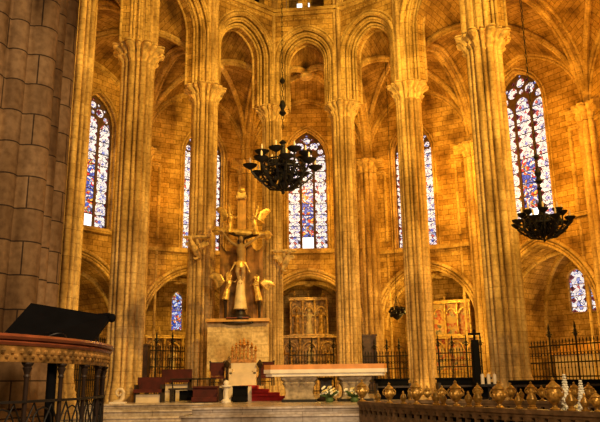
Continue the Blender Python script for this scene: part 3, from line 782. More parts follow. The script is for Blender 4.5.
for s_ in (-1, 1):
    e = (-.18 if s_ < 0 else -.4)
    hand = (bl * .80 if s_ < 0 else br * .80, -.13, zb + (.06 if s_ < 0 else -.12))
    m.tube([(s_ * .15, -.13, sh - .03), (s_ * .42, -.14, sh + .12), hand], [.075, .055, .035], 8)
    m.tube([hand, (hand[0] + s_ * .08, -.12, hand[2] + .01)], [.04, .045], 6)
    for f in range(4): m.tube([(hand[0] + s_ * .08, -.13, hand[2] - .035 + f * .023), (hand[0] + s_ * .17, -.17, hand[2] - .05 + f * .03)], .012, 5)
    m.tube([(s_ * .08, -.15, sh - .80), (s_ * .12, -.32, sh - 1.15), (s_ * .05, -.17, sh - 1.5)], [.11, .085, .05], 9)
    m.tube([(s_ * .05, -.17, sh - 1.5), (s_ * .04, -.28, sh - 1.66)], [.05, .035], 7)
voxel(part(m, 'christ_figure', SKIN, t), .025, 2)
m = MB(); m.tube([(0, -.15, sh - .68), (0, -.16, sh - .8), (0, -.2, sh - 1.02)], [.17, .19, .17], 12)
for k in range(5): m.tube([(-.2, -.2, sh - .72), (-.3 - .03 * k, -.22, sh - .9 - .06 * k)], [.05, .03], 6); m.tube([(.18, -.2, sh - .72), (.28 + .03 * k, -.2, sh - .95 - .06 * k)], [.05, .03], 6)
voxel(part(m, 'loincloth', GILT, t), .03, 2)
m = MB(); m.ball((.02, -.24, sh + .26), .13, 10, (1, .9, 1)); m.tube([(-.09, -.24, sh + .2), (-.1, -.2, sh + .02)], .04, 6); m.tube([(.12, -.24, sh + .2), (.12, -.2, sh + .02)], .04, 6); part(m, 'hair', DARKWOOD, t)
zc0 = at(241, 309, YW).z - zsf; zc1 = at(241, 279, YW).z - zsf
m = MB(); m.tube([(0, -.12, zc0), (0, -.14, zc0 + .9), (0, -.12, zc1)], [.27, .17, .10], 20); m.lathe((0, -.12, zc0 - .03), [(.26, 0), (.29, .03), (.27, .07)], 20); m.lathe((0, -.12, zc1), [(.10, 0), (.16, .06), (.09, .12)], 14); part(m, 'tapered_pedestal', ROBE, t)
m = MB(); m.tube([(0, .0, 0), (0, -.05, zc0)], [.28, .16], 12); m.lathe((0, 0, 0), [(.42, 0), (.42, .1), (.3, .16)], 16); part(m, 'foot', DARKWOOD, t)

def angel(name_label, c, yaw, H, lean, wl, wr, arms='pray', mat=GILT, support=None):
    t = thing('angel_statue', name_label, 'angel statue', c, 'carved angels around the crucifix')
    m = MB(); robed(m, (0, 0, 0), H, yaw, arms, lean); voxel(part(m, 'body', mat, t), .03, 2)
    m = MB(); k = H / 1.75
    wing(m, (-.1 * k, .12, 1.25 * k), wl, (wl[0] * .2 - .1, .1, -.55 * k)); wing(m, (.1 * k, .12, 1.25 * k), wr, (wr[0] * .2 + .1, .1, -.55 * k)); part(m, 'wing', mat, t)
    if support:
        m = MB(); m.tube(support, [.09, .06, .05][:len(support)], 8); part(m, 'bracket', DARKWOOD, t)
    return t
def rel(p, c): return tuple(Vector(p) - Vector(c))
for (px, py, H, yaw, lean, lab, wl, wr, arms) in (
    (229, 233, .95, .7, .16, 'gilded angel leaning inward above the left arm of the crucifix', (-.40, .2, 1.15), (-.05, .25, 1.3), 'up'),
    (256, 235, .95, -.7, -.16, 'gilded angel leaning inward above the right arm of the crucifix', (.05, .25, 1.3), (.40, .2, 1.15), 'up'),
    (225, 300, 1.05, .8, .30, 'flying gilded angel with spread wings low to the left of the crucifix foot', (-.45, .1, 1.1), (.1, .3, 1.2), 'up'),
    (259, 301, 1.05, -.8, -.25, 'kneeling gilded angel with curved wing low to the right of the crucifix foot', (-.1, .3, 1.1), (.45, .1, .8), 'pray')):
    c = at(px, py, YW - .05); low = c.z < 6.5
    sup = [(0, 0, .1), (0, .2, -.3), (0, .25, zsf - c.z)] if low else [(0, 0, .05), ((xc - c.x) * .5, .15, -.05), (xc - c.x, .28, -.1)]
    angel(lab, tuple(c), yaw, H, lean, wl, wr, arms, GILT, sup)
t = thing('carved_tree_panel', 'dark reddish carved drapery panel behind the crucifix', 'panel', (xc, YW + .45, zsf))
m = MB(); xs0, xs1 = at(219, 250, YW).x - xc, at(262, 250, YW).x - xc; zz = at(241, 240, YW).z - zsf
rw = []
for j in range(13):
    row = []
    for i_ in range(15):
        u = i_ / 14; x = lerp(xs0, xs1, u); z = zz * j / 12 * (1 - .12 * abs(math.sin(u * 9))); row.append((m.add((x, .08 * math.sin(u * 21 + j * .4), z)), m.add((x, .25, z))))
    rw.append(row)
for j in range(12):
    for i_ in range(14):
        m.face((rw[j][i_][0], rw[j][i_ + 1][0], rw[j + 1][i_ + 1][0], rw[j + 1][i_][0])); m.face((rw[j][i_][1], rw[j + 1][i_][1], rw[j + 1][i_ + 1][1], rw[j][i_ + 1][1]))
for j in range(12):
    for e in (0, 14): m.face((rw[j][e][0], rw[j + 1][e][0], rw[j + 1][e][1], rw[j][e][1]))
for i_ in range(14):
    for e in (0, 12): m.face((rw[e][i_][0], rw[e][i_][1], rw[e][i_ + 1][1], rw[e][i_ + 1][0]))
part(m, 'drapery', DRAPE, t)

# winged brackets on the pillar shafts
for (px, py, Y, s_, lab) in ((284, 261, 31.72, 1, 'winged stone figure bracket on the pillar right of the crucifix'), (197, 248, 29.15, -1, 'winged stone figure bracket on the pillar left of the crucifix')):
    c = at(px, py, Y); t = thing('winged_bracket', lab, 'bracket figure', tuple(c)); t.scale = (.78,) * 3
    m = MB(); m.tube([(0, .55, -.25), (0, .2, -.30), (s_ * .12, 0, -.05), (s_ * .22, -.2, .22), (s_ * .30, -.32, .40)], [.14, .17, .20, .13, .08], 10)
    m.ball((s_ * .34, -.40, .46), .11, 10, (1, 1, 1.1)); m.tube([(s_ * .36, -.46, .46), (s_ * .46, -.56, .42), (s_ * .47, -.58, .36)], [.06, .04, .015], 6)
    m.tube([(0, .1, -.3), (-s_ * .1, .05, -.5), (s_ * .05, -.05, -.62), (s_ * .2, -.05, -.55)], [.14, .10, .07, .03], 8)
    voxel(part(m, 'body', CARVED, t), .03, 2)
    for w_ in (-1, 1):
        m = MB(); wing(m, (w_ * .08, .1, .1), (w_ * .55, .0, .34), (-w_ * .02, -.02, -.36), 7); part(m, 'wing', CARVED, t)
    m = MB(); m.box((0, -.05, .62), (1.5, .34, .09)); m.box((0, -.02, .55), (1.3, .26, .06)); part(m, 'shelf', CARVED, t)
    m = MB(); m.tube([(0, .5, .2), (0, .1, .3), (0, .0, .56)], [.1, .1, .09], 8); part(m, 'support', CARVED, t)

# ------------------------------------------------------------------ bishop throne on its dais
dz = at(240, 386, 26.2).z
t = thing('throne_dais', 'cream stone dais with white steps under the bishop throne', 'dais', (-2.4, 26.0, ZP))
hz = dz - ZP; x0, x1 = at(205, 386, 25.6).x + 2.4, at(262, 386, 25.6).x + 2.4
m = MB(); m.box(((x0 + x1) / 2, .35, hz / 2), (x1 - x0, 1.6, hz)); part(m, 'platform', CREAMST, t, smooth=False)
ns = 4; xe = at(289, 400, 24.6).x + 2.4; xs = at(243, 386, 25.2).x + 2.4
for k in range(ns):
    z1 = hz * (k + 1) / (ns + 0); xr_ = lerp(xe, xs + .5, k / (ns - 1))
    m = MB(); m.box(((xs - .2 + xr_) / 2, -.85, z1 - hz / ns / 2), (xr_ - xs + .2, .9, hz / ns)); part(m, 'step', CREAMST, t, smooth=False)
t = thing('red_carpet', 'bright red carpet running down the throne steps', 'carpet', (-2.4, 26.0, ZP))
m = MB(); hs = hz / ns
for k in range(ns):
    z1 = hs * (k + 1); xr_ = lerp(xe, xs + .5, k / (ns - 1)) + .02; nx = lerp(xe, xs + .5, (k + 1) / (ns - 1)) if k < ns - 1 else xs - .1
    m.box(((nx + xr_) / 2, -.86, z1 + .012), (xr_ - nx, .92, .024)); m.box((xr_ + .012, -.86, z1 - hs / 2 + .012), (.024, .92, hs))
    m.box(((xs + .35 + xr_) / 2, -1.315, z1 - hs / 2 + .012), (max(.05, xr_ - xs - .35), .03, hs + .02))
part(m, 'runner', RED, t, smooth=False)
t = thing('bishop_throne', 'cream stone throne with pierced gilded gothic back', 'throne', (at(243, 386, 26.4).x, 26.4, dz))
wd = (at(257, 370, 26.2).x - at(230, 370, 26.2).x); hb = at(243, 362, 26.2).z - dz; ht = at(243, 338, 26.4).z - dz
m = MB(); m.box((0, .05, hb * .25), (wd, .75, hb * .5)); m.box((0, .1, hb * .5 + .03), (wd * .98, .7, .06)); m.box((0, .32, hb * .72), (wd * .96, .16, hb * .5))
part(m, 'seat', CREAMST, t, smooth=False)
m = MB()
for s_ in (-1, 1): m.box((s_ * (wd / 2 - .05), .1, hb * .55), (.12, .7, hb * .35)); 
part(m, 'armrest', CREAMST, t, smooth=False)
m = MB(); m.box((0, .34, hb + .05), (wd * .95, .1, .12))
ys = .34
for k in range(7):
    u = (k - 3) / 3; x = u * wd * .44; h = (ht - hb) * (1 - .42 * abs(u) ** 1.3)
    m.tube([(x, ys, hb), (x, ys, hb + h * .8)], .035, 6); m.lathe((x, ys, hb + h * .78), [(.05, 0), (.075, .04), (.03, .09), (.06, .13), (.005, .24)], 8)
    if k < 6:
        x2 = x + wd * .44 / 3; hh = hb + min(h, (ht - hb) * (1 - .42 * abs((k - 2) / 3) ** 1.3)) * .6
        m.tube([(x, ys, hh - .15), (x + .02, ys, hh), ((x + x2) / 2, ys, hh + .14), (x2 - .02, ys, hh), (x2, ys, hh - .15)], .018, 6)
        m.tube([((x + x2) / 2 + .07 * math.cos(a_), ys, hh - .10 + .07 * math.sin(a_)) for a_ in [2 * PI * q / 8 for q in range(8)]], .02, 5, closed=True)
m.ball((0, ys - .05, hb + (ht - hb) * .72), .10, 10)
part(m, 'carved_back', THRONEG, t)
for s_ in (-1, 1):
    m = MB(); m.lathe((s_ * (wd / 2 + .12), .1, hb * .75), [(.03, -.72 * hb), (.04, 0), (.10, .06), (.13, .15), (.08, .22), (.02, .3)], 10); part(m, 'carved_finial', DARKWOOD, t)

def armchair(px, py, Y, rz, label, sc=1.0):
    c = at(px, py, Y); t = thing('armchair', label, 'armchair', (c.x, c.y, dz), 'red armchairs beside the throne', rz); t.scale = (.85, .85, .74)
    m = MB(); m.box((0, 0, .43), (.62, .56, .12)); part(m, 'seat', REDV, t)
    m = MB(); m.box((0, .26, .84), (.60, .08, .66)); part(m, 'backrest', REDV, t)
    for x in (-1, 1):
        for y in (-.25, .27):
            m = MB(); m.tube([(x * .31, y, 0), (x * .31, y, .45 if y < 0 else 1.2)], .03, 8)
            if y > 0: m.ball((x * .31, y, 1.22), .05, 8)
            part(m, 'leg', DARKWOOD, t)
        m = MB(); m.tube([(x * .33, .26, .75), (x * .33, 0, .72), (x * .33, -.26, .66), (x * .33, -.27, .42)], .03, 8); part(m, 'armrest', CROSSWOOD, t)
    m = MB(); m.tube([(-.31, -.25, .2), (.31, -.25, .2)], .02, 6); part(m, 'stretcher', DARKWOOD, t); m = MB(); m.tube([(-.31, .27, 1.18), (.31, .27, 1.18)], .025, 6); part(m, 'top_rail', DARKWOOD, t); return t
armchair(217, 386, 26.6, .15, 'red velvet armchair to the left of the bishop throne')
armchair(266, 386, 26.7, -.15, 'red velvet armchair to the right of the throne, behind the altar end')

# red benches at the left
def panel_bench(x0, x1, ytop, ybot, Y, label, base=True):
    a = at(x0, ybot, Y); b = at(x1, ytop, Y); t = thing('velvet_bench', label, 'bench', ((a.x + b.x) / 2, Y, ZP)); L = b.x - a.x; z0 = a.z - ZP; z1 = b.z - ZP
    m = MB(); m.box((0, .25, (z1 + z0) / 2), (L, .12, z1 - z0)); part(m, 'backrest', REDV, t)
    m = MB(); m.box((0, -.12, max(.35, z0)), (L, .6, .12)); part(m, 'seat', REDV, t)
    for s_ in (-1, 1):
        m = MB(); m.box((s_ * (L / 2 - .03), .0, z1 * .35), (.06, .6, z1 * .7)); part(m, 'side_panel', DARKWOOD, t)
    if base: m = MB(); m.box((0, 0, max(.1, z0 - .12) / 2), (L * .98, .5, max(.1, z0 - .12))); part(m, 'base', CREAMST, t)
    return t
panel_bench(136, 164, 377, 391, 24.7, 'low dark red velvet bench at the foot of the pale left pillar')
panel_bench(161, 191, 369, 381, 26.4, 'raised red velvet bench with cream base near the middle of the left side')
t = thing('side_table', 'long dark table with black cloth left of the throne', 'table', (at(197, 388, 24.8).x, 24.8, ZP))
L = at(224, 388, 24.8).x - at(171, 388, 24.8).x; hh = at(190, 388, 24.8).z - ZP
m = MB(); m.box((0, 0, hh - .03), (L, .8, .06)); part(m, 'table_top', DARKWOOD, t)
for x in (-1, 1):
    for y in (-1, 1): m = MB(); m.box((x * (L / 2 - .08), y * .34, (hh - .06) / 2), (.07, .07, hh - .06)); part(m, 'leg', DARKWOOD, t)
m = MB(); m.box((.1, .05, (hh - .08) / 2 + .02), (L - .5, .5, hh - .12)); part(m, 'cloth', BLACK, t)
t = thing('metal_rail', 'thin metal rail in front of the raised red bench', 'rail', (at(198, 384, 25.7).x, 25.6, ZP))
hh = at(196, 379, 26).z - ZP; m = MB(); m.tube([(-1.0, 0, hh), (.7, 0, hh)], .025, 8); part(m, 'bar', IRON, t)
for x in (-.9, 0, .6): m = MB(); m.tube([(x, 0, 0), (x, 0, hh)], .022, 8); part(m, 'post', IRON, t)
for px, wdt, lab in ((205.5, .55, 'dark red upholstered kneeler left of the white post'), (240, .32, 'black draped kneeler right of the white post')):
    c = at(px, 402, 23.9); t = thing('kneeler', lab, 'kneeler', (c.x, 23.9, ZP)); mt = REDV if px < 220 else BLACK
    m = MB(); m.box((0, .1, .24), (wdt * 1.5, .45, .48)); m.box((0, .05, .5), (wdt * 1.55, .5, .05)); part(m, 'desk', mt, t)
    m = MB(); m.box((0, -.25, .10), (wdt * 1.5, .35, .14)); part(m, 'kneeling_pad', mt, t)
t = thing('marble_post', 'small white carved marble post beside the dark kneelers', 'post', (at(226, 402, 23.4).x, 23.4, ZP)); hh = at(226, 385, 23.4).z - ZP
m = MB(); m.lathe((0, 0, 0), [(.16, 0), (.16, .06), (.09, .12), (.07, hh * .5), (.10, hh * .8), (.17, hh * .9), (.17, hh)], 14); part(m, 'shaft', WHITEM, t)
m = MB(); m.ball((0, 0, hh + .06), .10, 10); part(m, 'finial', WHITEM, t)
t = thing('stone_scroll', 'small pale carved stone scroll standing at the foot of the pale left pillar', 'carved stone', (at(118, 402, 23.7).x, 23.7, ZP)); t.scale = (.58,) * 3
m = MB(); pts = [(.05 + .26 * math.cos(a) * (1 - a / 9), 0, .58 + .28 * math.sin(a) * (1 - a / 9)) for a in [q * .45 for q in range(15)]]
m.tube(pts, [.10 - .004 * q for q in range(15)], 10); m.tube([(-.25, 0, .08), (.1, 0, .12), (.26, 0, .3), (.3, 0, .58)], [.10, .14, .13, .10], 10); part(m, 'scroll', CREAMST, t)
m = MB(); m.box((0, 0, .05), (.9, .5, .10)); part(m, 'base', WHITEM, t)

# ------------------------------------------------------------------ chandeliers
def chandelier(px, py, Y, R_, narm, label, topz, tiers=2, k=1.0, swirl=0.0):
    c = at(px, py, Y); t = thing('chandelier', label, 'chandelier', tuple(c))
    m = MB(); m.lathe((0, 0, -.62 * k), [(.01, 0), (.05, .05), (.02, .12), (.10, .2), (.16, .3), (.10, .42), (.13, .55), (.20, .66), (.13, .8), (.09, 1.0), (.15, 1.12), (.08, 1.25), (.05, 1.6), (.10, 1.66), (.02, 1.75)], 16, k, k); part(m, 'stem', IRON, t)
    m = MB(); zc = 1.12 * k; z = zc
    Lk = .16; q = 0
    while z < topz - c.z:
        if q % 2 == 0: pts = [(.03 * math.cos(a), 0, z + Lk / 2 + (Lk / 2 + .01) * math.sin(a)) for a in [2 * PI * e / 8 for e in range(8)]]
        else: pts = [(0, .03 * math.cos(a), z + Lk / 2 + (Lk / 2 + .01) * math.sin(a)) for a in [2 * PI * e / 8 for e in range(8)]]
        m.tube(pts, .011, 4, closed=True); z += Lk; q += 1
    part(m, 'chain', IRON, t)
    m = MB(); m.lathe((0, 0, 1.5 * k), [(.05, 0), (.12, .08), (.05, .2), (.11, .34), (.05, .5)], 10); part(m, 'chain_boss', IRON, t); m = MB(); m.lathe((0, 0, 2.4 * k), [(.04, 0), (.09, .08), (.04, .18)], 10); part(m, 'chain_boss', IRON, t)
    m = MB(); rr = R_ * .62
    m.tube([(rr * math.cos(a), rr * math.sin(a), .02 * k) for a in [2 * PI * e / 32 for e in range(32)]], .035, 6, closed=True)
    m.tube([(rr * math.cos(a), rr * math.sin(a), .22 * k) for a in [2 * PI * e / 32 for e in range(32)]], .025, 6, closed=True)
    for e in range(24):
        a = 2 * PI * e / 24; m.tube([(rr * math.cos(a), rr * math.sin(a), .02), (rr * 1.05 * math.cos(a + .06), rr * 1.05 * math.sin(a + .06), .12 * k), (rr * math.cos(a + .13), rr * math.sin(a + .13), .22 * k)], .02, 5)
    part(m, 'ring', IRON, t)
    for tier in range(tiers):
        for j in range(narm):
            a = 2 * PI * (j + .5 * tier) / narm + .13; ca, sa = math.cos(a), math.sin(a); Rr = R_ * (1.0 if tier == 0 else .72); zc_ = (.10 if tier == 0 else .40) * k
            am = MB(); am.tube([(r * ca, r * sa, z) for r, z in ((.08, .0), (Rr * .35, -.30 * k), (Rr * .7, -.28 * k), (Rr * .95, -.06), (Rr, zc_))], [.035, .04, .035, .03, .025], 6)
            am.tube([(Rr * .55 * ca + .13 * math.cos(b) * ca, Rr * .55 * sa + .13 * math.cos(b) * sa, .0 + .13 * math.sin(b)) for b in [q_ * .6 for q_ in range(9)]], .022, 5)
            am.tube([(Rr * .3 * ca + .15 * math.cos(b) * ca, Rr * .3 * sa + .15 * math.cos(b) * sa, .12 + .17 * math.sin(b)) for b in [q_ * .6 for q_ in range(10)]], .022, 5)
            am.tube([(Rr * .7 * ca, Rr * .7 * sa, -.26 * k), (Rr * .5 * ca, Rr * .5 * sa, -.42 * k), (.12 * ca, .12 * sa, -.5 * k)], [.03, .03, .02], 5)
            am.tube([(Rr * .82 * ca + .09 * math.cos(b) * ca, Rr * .82 * sa + .09 * math.cos(b) * sa, -.12 * k + .09 * math.sin(b)) for b in [q_ * .6 for q_ in range(10)]], .02, 5)
            ao = part(am, 'arm', IRON, t)
            cm = MB(); cm.lathe((Rr * ca, Rr * sa, zc_), [(.03, -.10), (.08, -.06), (.16, .0), (.19, .05), (.15, .06), (.10, .05), (.07, .07)], 12, k, k); co = cm.build('drip_cup', IRON); co.parent = ao
            cm = MB(); cm.lathe((Rr * ca, Rr * sa, zc_ + .06 * k), [(.028, 0), (.028, .16), (.022, .18), (.008, .21)], 8); co = cm.build('candle', WAX); co.parent = ao
    return t
chandelier(283, 171, 20.0, 1.0, 8, 'large black wrought-iron chandelier hanging in front of the central window', TOPZ, 2, 1.2)
chandelier(543, 225, 20.0, .80, 8, 'smaller black iron chandelier hanging low before the right stained glass window', TOPZ, 2, .85)
c = at(397, 314, 34.2); t = thing('hanging_lamp', 'small dark bushy sanctuary lamp hanging in the right chapel arch', 'hanging lamp', tuple(c))
m = MB(); m.lathe((0, 0, -.3), [(.02, 0), (.16, .1), (.34, .3), (.30, .42), (.1, .5), (.06, .7)], 14)
for q in range(26):
    a = random.uniform(0, 2 * PI); r = random.uniform(.15, .42); m.ball((r * math.cos(a), r * math.sin(a), random.uniform(-.1, .3)), random.uniform(.06, .12), 6)
part(m, 'bowl', IRON, t); m = MB(); m.tube([(0, 0, .3), (0, 0, 19.4 - c.z)], .015, 6); part(m, 'chain', IRON, t)
m = MB(); 
for q in range(3): a = 2 * PI * q / 3; m.tube([(.3 * math.cos(a), .3 * math.sin(a), .1), (0, 0, .9)], .012, 5)
part(m, 'hanger', IRON, t)

# ------------------------------------------------------------------ chapel grilles
def grille(A, B, z0, z1, label, finial=1, gap=.14, mid=True):
    A, B = Vector((*A, z0)), Vector((*B, z0)); D = (B - A); L = D.length; t = thing('iron_grille', label, 'grille', tuple(A), 'iron grilles closing the chapels', math.atan2(D.y, D.x)); H = z1 - z0
    m = MB(); n = int(L / gap)
    for k in range(n + 1):
        x = L * k / n; m.tube([(x, 0, 0), (x, 0, H)], .018, 5); m.lathe((x, 0, H * .5), [(.018, 0), (.035, .03), (.018, .06)], 5)
        m.lathe((x, 0, H), [(.02, 0), (.035, .05), (.002, .16)], 5)
    part(m, 'bar', IRON, t)
    for zz in (.15, H * .35, H * .62, H - .1): m = MB(); m.box((L / 2, 0, zz), (L, .05, .05)); part(m, 'rail', IRON, t)
    m = MB()
    for k in range(n):
        x = L * (k + .5) / n; m.tube([(x + gap * .36 * math.cos(a), 0, H * .78 + gap * .36 * math.sin(a)) for a in [2 * PI * e / 8 for e in range(8)]], .012, 4, closed=True)
    part(m, 'scrollwork', IRON, t)
    for k in range(finial + 1):
        x = L * k / max(1, finial); m = MB(); m.tube([(x, 0, 0), (x, 0, H + .25)], .035, 6); m.lathe((x, 0, H + .2), [(.03, 0), (.09, .08), (.04, .16), (.07, .22), (.03, .3), (.05, .36), (.003, .6)], 8)
        m.tube([(x - .16, 0, H + .32), (x, 0, H + .4), (x + .16, 0, H + .32)], .02, 5); part(m, 'post', IRON, t)
    return t
def xy(px, py, Y): p_ = at(px, py, Y); return (p_.x, p_.y)
def zat(px, py, Y): return at(px, py, Y).z
grille(xy(290, 365, 35.5), xy(334, 365, 35.5), ZP, zat(310, 353, 35.5), 'low iron grille before the gilded central altarpiece', 2)
grille(xy(363, 365, 34.6), xy(412, 365, 34.6), ZP, zat(385, 354, 34.6), 'iron grille left of the grey-gold pillar with candle-like finials', 4)
grille(xy(425, 365, 34.0), xy(482, 365, 33.4), ZP, zat(455, 351, 34), 'iron grille between the grey-gold pillar and the bright thick pillar', 4)
grille(xy(527, 360, 29.0), xy(640, 360, 24.0), ZP, zat(527, 345, 29.0), 'tall black iron grille at the far right with spiked posts', 4, .17)
grille(xy(139, 365, 30.5), xy(187, 365, 32.5), ZP, zat(160, 348, 31), 'iron grille behind the red benches at the left', 3)
grille(xy(62, 365, 24), xy(112, 365, 27.5), ZP, zat(85, 340, 26), 'iron grille seen through the gap behind the black lectern', 3)

# ------------------------------------------------------------------ altarpieces
def altarpiece(i, label, wide, z0, H, mat, tiers, d=4.0, cols=3, group='chapel altarpieces', mini=True, top='arch'):
    fr, L = frame(QOUT[i], QOUT[i + 1]); c = fr(0, z0, d); tv = (fr(1, 0, 0) - fr(0, 0, 0)); rz = math.atan2(tv.y, tv.x)
    t = thing('altarpiece', label, 'altarpiece', tuple(c), None, rz)
    m = MB(); m.box((0, .1, .5), (wide, .7, 1.0)); m.box((0, .05, 1.03), (wide + .15, .85, .08)); part(m, 'altar_base', mat, t)
    th = (H - 1.0) / tiers
    m = MB()
    for r in range(tiers): m.box((0, .3, 1 + (H - 1) / tiers * (r + .5)), (wide * (1 - .34 * r), .12, (H - 1) / tiers))
    pass; part(m, 'back_panel', GILTDARK if mini else PAINT, t)
    for r in range(tiers):
        zz = 1.06 + r * th; ww = wide * (1 - .34 * r); nc = cols
        m = MB(); m.box((0, .12, zz + th - .1), (ww + .2, .55, .12)); m.box((0, .1, zz + th - .02), (ww + .3, .62, .05)); part(m, 'cornice', mat, t); m = MB(); m.box((0, .12, zz + .03), (ww + .1, .5, .08)); part(m, 'ledge', mat, t)
        for k in range(nc + 1):
            x = (k / nc - .5) * ww; m = MB(); m.lathe((x, -.02, zz), [(.10, 0), (.10, .06), (.06, .1), (.07, th * .3), (.055, th * .7), (.09, th - .2), (.11, th - .12)], 10); part(m, 'column', mat, t)
        for k in range(nc):
            x = ((k + .5) / nc - .5) * ww; cw = ww / nc
            m = MB(); m.tube([(x + u, 0.02, z) for u, z in arch(cw * .36, cw * .42, zz + th * .62, 0, 6)], .04, 6); part(m, 'niche_arch', mat, t)
            if mini: m = MB(); robed(m, (x, .08, zz + .08), th * .66, random.uniform(-.3, .3), random.choice(['pray', 'down', 'up'])); part(m, 'statue', ROBE if k == nc // 2 else mat, t)
            else:
                m = MB(); m.plate([(x - cw * .4, zz + .12), (x + cw * .4, zz + .12), (x + cw * .4, zz + th - .2), (x - cw * .4, zz + th - .2)], [], .2, .24, lambda u, z, dd: Vector((u, dd, z))); part(m, 'painted_panel', PAINT, t)
    m = MB(); m.lathe((0, .1, H), [(.06, 0), (.12, .1), (.04, .2), (.08, .3), (.01, .5)], 8); part(m, 'crest', mat, t)
    for s_ in (-1, 1): m = MB(); m.lathe((s_ * wide * .26, .1, H - .05), [(.08, 0), (.14, .12), (.06, .22), (.1, .32), (.01, .6)], 8); part(m, 'finial', mat, t)
    return t
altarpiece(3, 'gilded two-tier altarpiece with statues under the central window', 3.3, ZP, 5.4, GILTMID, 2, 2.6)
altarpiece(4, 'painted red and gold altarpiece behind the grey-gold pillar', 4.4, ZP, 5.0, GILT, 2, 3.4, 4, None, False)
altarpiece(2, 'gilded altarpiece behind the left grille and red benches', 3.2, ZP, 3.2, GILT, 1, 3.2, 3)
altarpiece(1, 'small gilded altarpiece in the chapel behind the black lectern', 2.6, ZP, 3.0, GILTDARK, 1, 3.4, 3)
fr5, L5 = frame(QOUT[5], QOUT[6]); c = fr5(0.3, ZP, 4.0); tv = fr5(1, 0, 0) - fr5(0, 0, 0)
t = thing('stone_tomb', 'stone tomb ledge with orange light coloured into its lid behind the tall right grille', 'tomb', tuple(c), None, math.atan2(tv.y, tv.x))
m = MB(); m.box((0, 0, .9), (4.4, .9, 1.8)); part(m, 'chest', CREAMST, t); m = MB(); m.box((0, -.05, 1.9), (4.6, 1.05, .2)); m.box((0, -.05, 2.2), (4.0, .7, .4), taper=.85); part(m, 'lid', CROSSWOOD, t)  # orange lid colour stands in for the warm light on the ledge
m = MB()
for k in range(6): m.plate(arch(.25, .3, 1.2, 0, 5, -1.9 + k * .75), [], -.48, -.42, lambda u, z, d_: Vector((u, d_, z)))
part(m, 'blind_arcade', CREAMST, t)
# first box stands in for dark shade beside the pillar, second is a cabinet
for (px0, px1, y0, y1, Y, lab) in ((364, 376, 336, 385, 34.9, 'dark brown box standing in for shade right of the pillar behind the altar'), (138, 148, 346, 385, 29.6, 'narrow dark cabinet beside the pale left pillar')):
    a, b = at(px0, y1, Y), at(px1, y0, Y); t = thing('cupboard_and_shade', lab, 'cupboard', ((a.x + b.x) / 2, Y, ZP)); W_, H_ = b.x - a.x, b.z - ZP
    m = MB(); m.box((0, .2, H_ / 2), (W_, .4, H_)); m.box((0, .2, H_ + .04), (W_ + .1, .5, .08)); part(m, 'body', WOODANDSHADE, t)
    m = MB(); m.box((0, -.015, H_ * .5), (W_ * .8, .03, H_ * .8)); m.box((0, -.03, H_ * .5), (W_ * .5, .03, H_ * .6)); part(m, 'door', WOODANDSHADE, t)

# ------------------------------------------------------------------ choir screens behind the near balustrade
for (x0, x1, y1, Y, lab) in ((376, 408, 380, 24.5, 'dark choir bench left of the grey-gold pillar base'), (438, 490, 379, 24.0, 'dark choir bench between the two right pillars'), (512, 606, 381, 22.0, 'long dark choir bench below the tall right grille')):
    a, b = at(x0, 400, Y), at(x1, y1, Y); t = thing('choir_bench', lab, 'bench', ((a.x + b.x) / 2, Y, ZP)); W_, H_ = b.x - a.x, b.z - ZP
    m = MB(); m.box((0, 0, H_ / 2), (W_, .12, H_)); part(m, 'backrest', BLACK, t); m = MB(); m.box((0, -.3, .42), (W_, .5, .06)); part(m, 'seat', DARKWOOD, t)
    m = MB(); m.box((0, 0, H_ + .03), (W_ + .08, .2, .06)); part(m, 'top_rail', BLACK, t)
    for s_ in (-1, 1): m = MB(); m.box((s_ * W_ / 2, -.2, H_ * .42), (.07, .6, H_ * .84)); part(m, 'side_panel', DARKWOOD, t)

# loudspeaker / dark stand by the thick pillar
c = at(478, 388, 23.0); t = thing('loudspeaker', 'tall black loudspeaker column standing left of the bright thick pillar', 'loudspeaker', (c.x, 23.0, ZP)); top = zat(478, 340, 23) - ZP
m = MB(); m.lathe((0, 0, 0), [(.3, 0), (.3, .04), (.05, .08), (.04, .6)], 14); part(m, 'stand', BLACK, t)
m = MB(); m.box((0, 0, (top + .5) / 2), (.26, .26, top - .5), taper=.8); part(m, 'cabinet', BLACK, t); m = MB(); m.box((0, -.15, (top + .5) / 2), (.19, .03, top - .7)); part(m, 'grille_cloth', BLACK, t)
m = MB(); m.tube([(0, 0, top), (0, 0, top + .35)], .04, 6); m.tube([(-.2, 0, top + .2), (.2, 0, top + .2)], .035, 6); part(m, 'bracket', BLACK, t)
c = at(489, 384, 17.5); t = thing('candle_stand', 'black iron stand for three pale candles before the thick pillar', 'candle stand', (c.x, 17.5, 0)); H_ = c.z
m = MB(); m.box((0, 0, H_ - .03), (.46, .22, .06)); part(m, 'tray', IRON, t); m = MB(); m.tube([(0, 0, 0), (0, 0, H_)], .04, 8); m.lathe((0, 0, 0), [(.25, 0), (.25, .04), (.06, .12)], 12); part(m, 'pole', IRON, t)
for k, lab in enumerate(('pale candle at the left end of the three on the black stand', 'middle one of the three pale candles on the black stand', 'pale candle at the right end of the three on the black stand')):
    m = MB(); m.lathe((0, 0, 0), [(.045, 0), (.045, .22), (.038, .235), (.008, .24), (.006, .27)], 12); o = tag(m.build('candle', WAX), lab, 'candle', 'candles on the black stand'); o.location = (c.x + (-.15, 0, .15)[k], 17.5, H_)

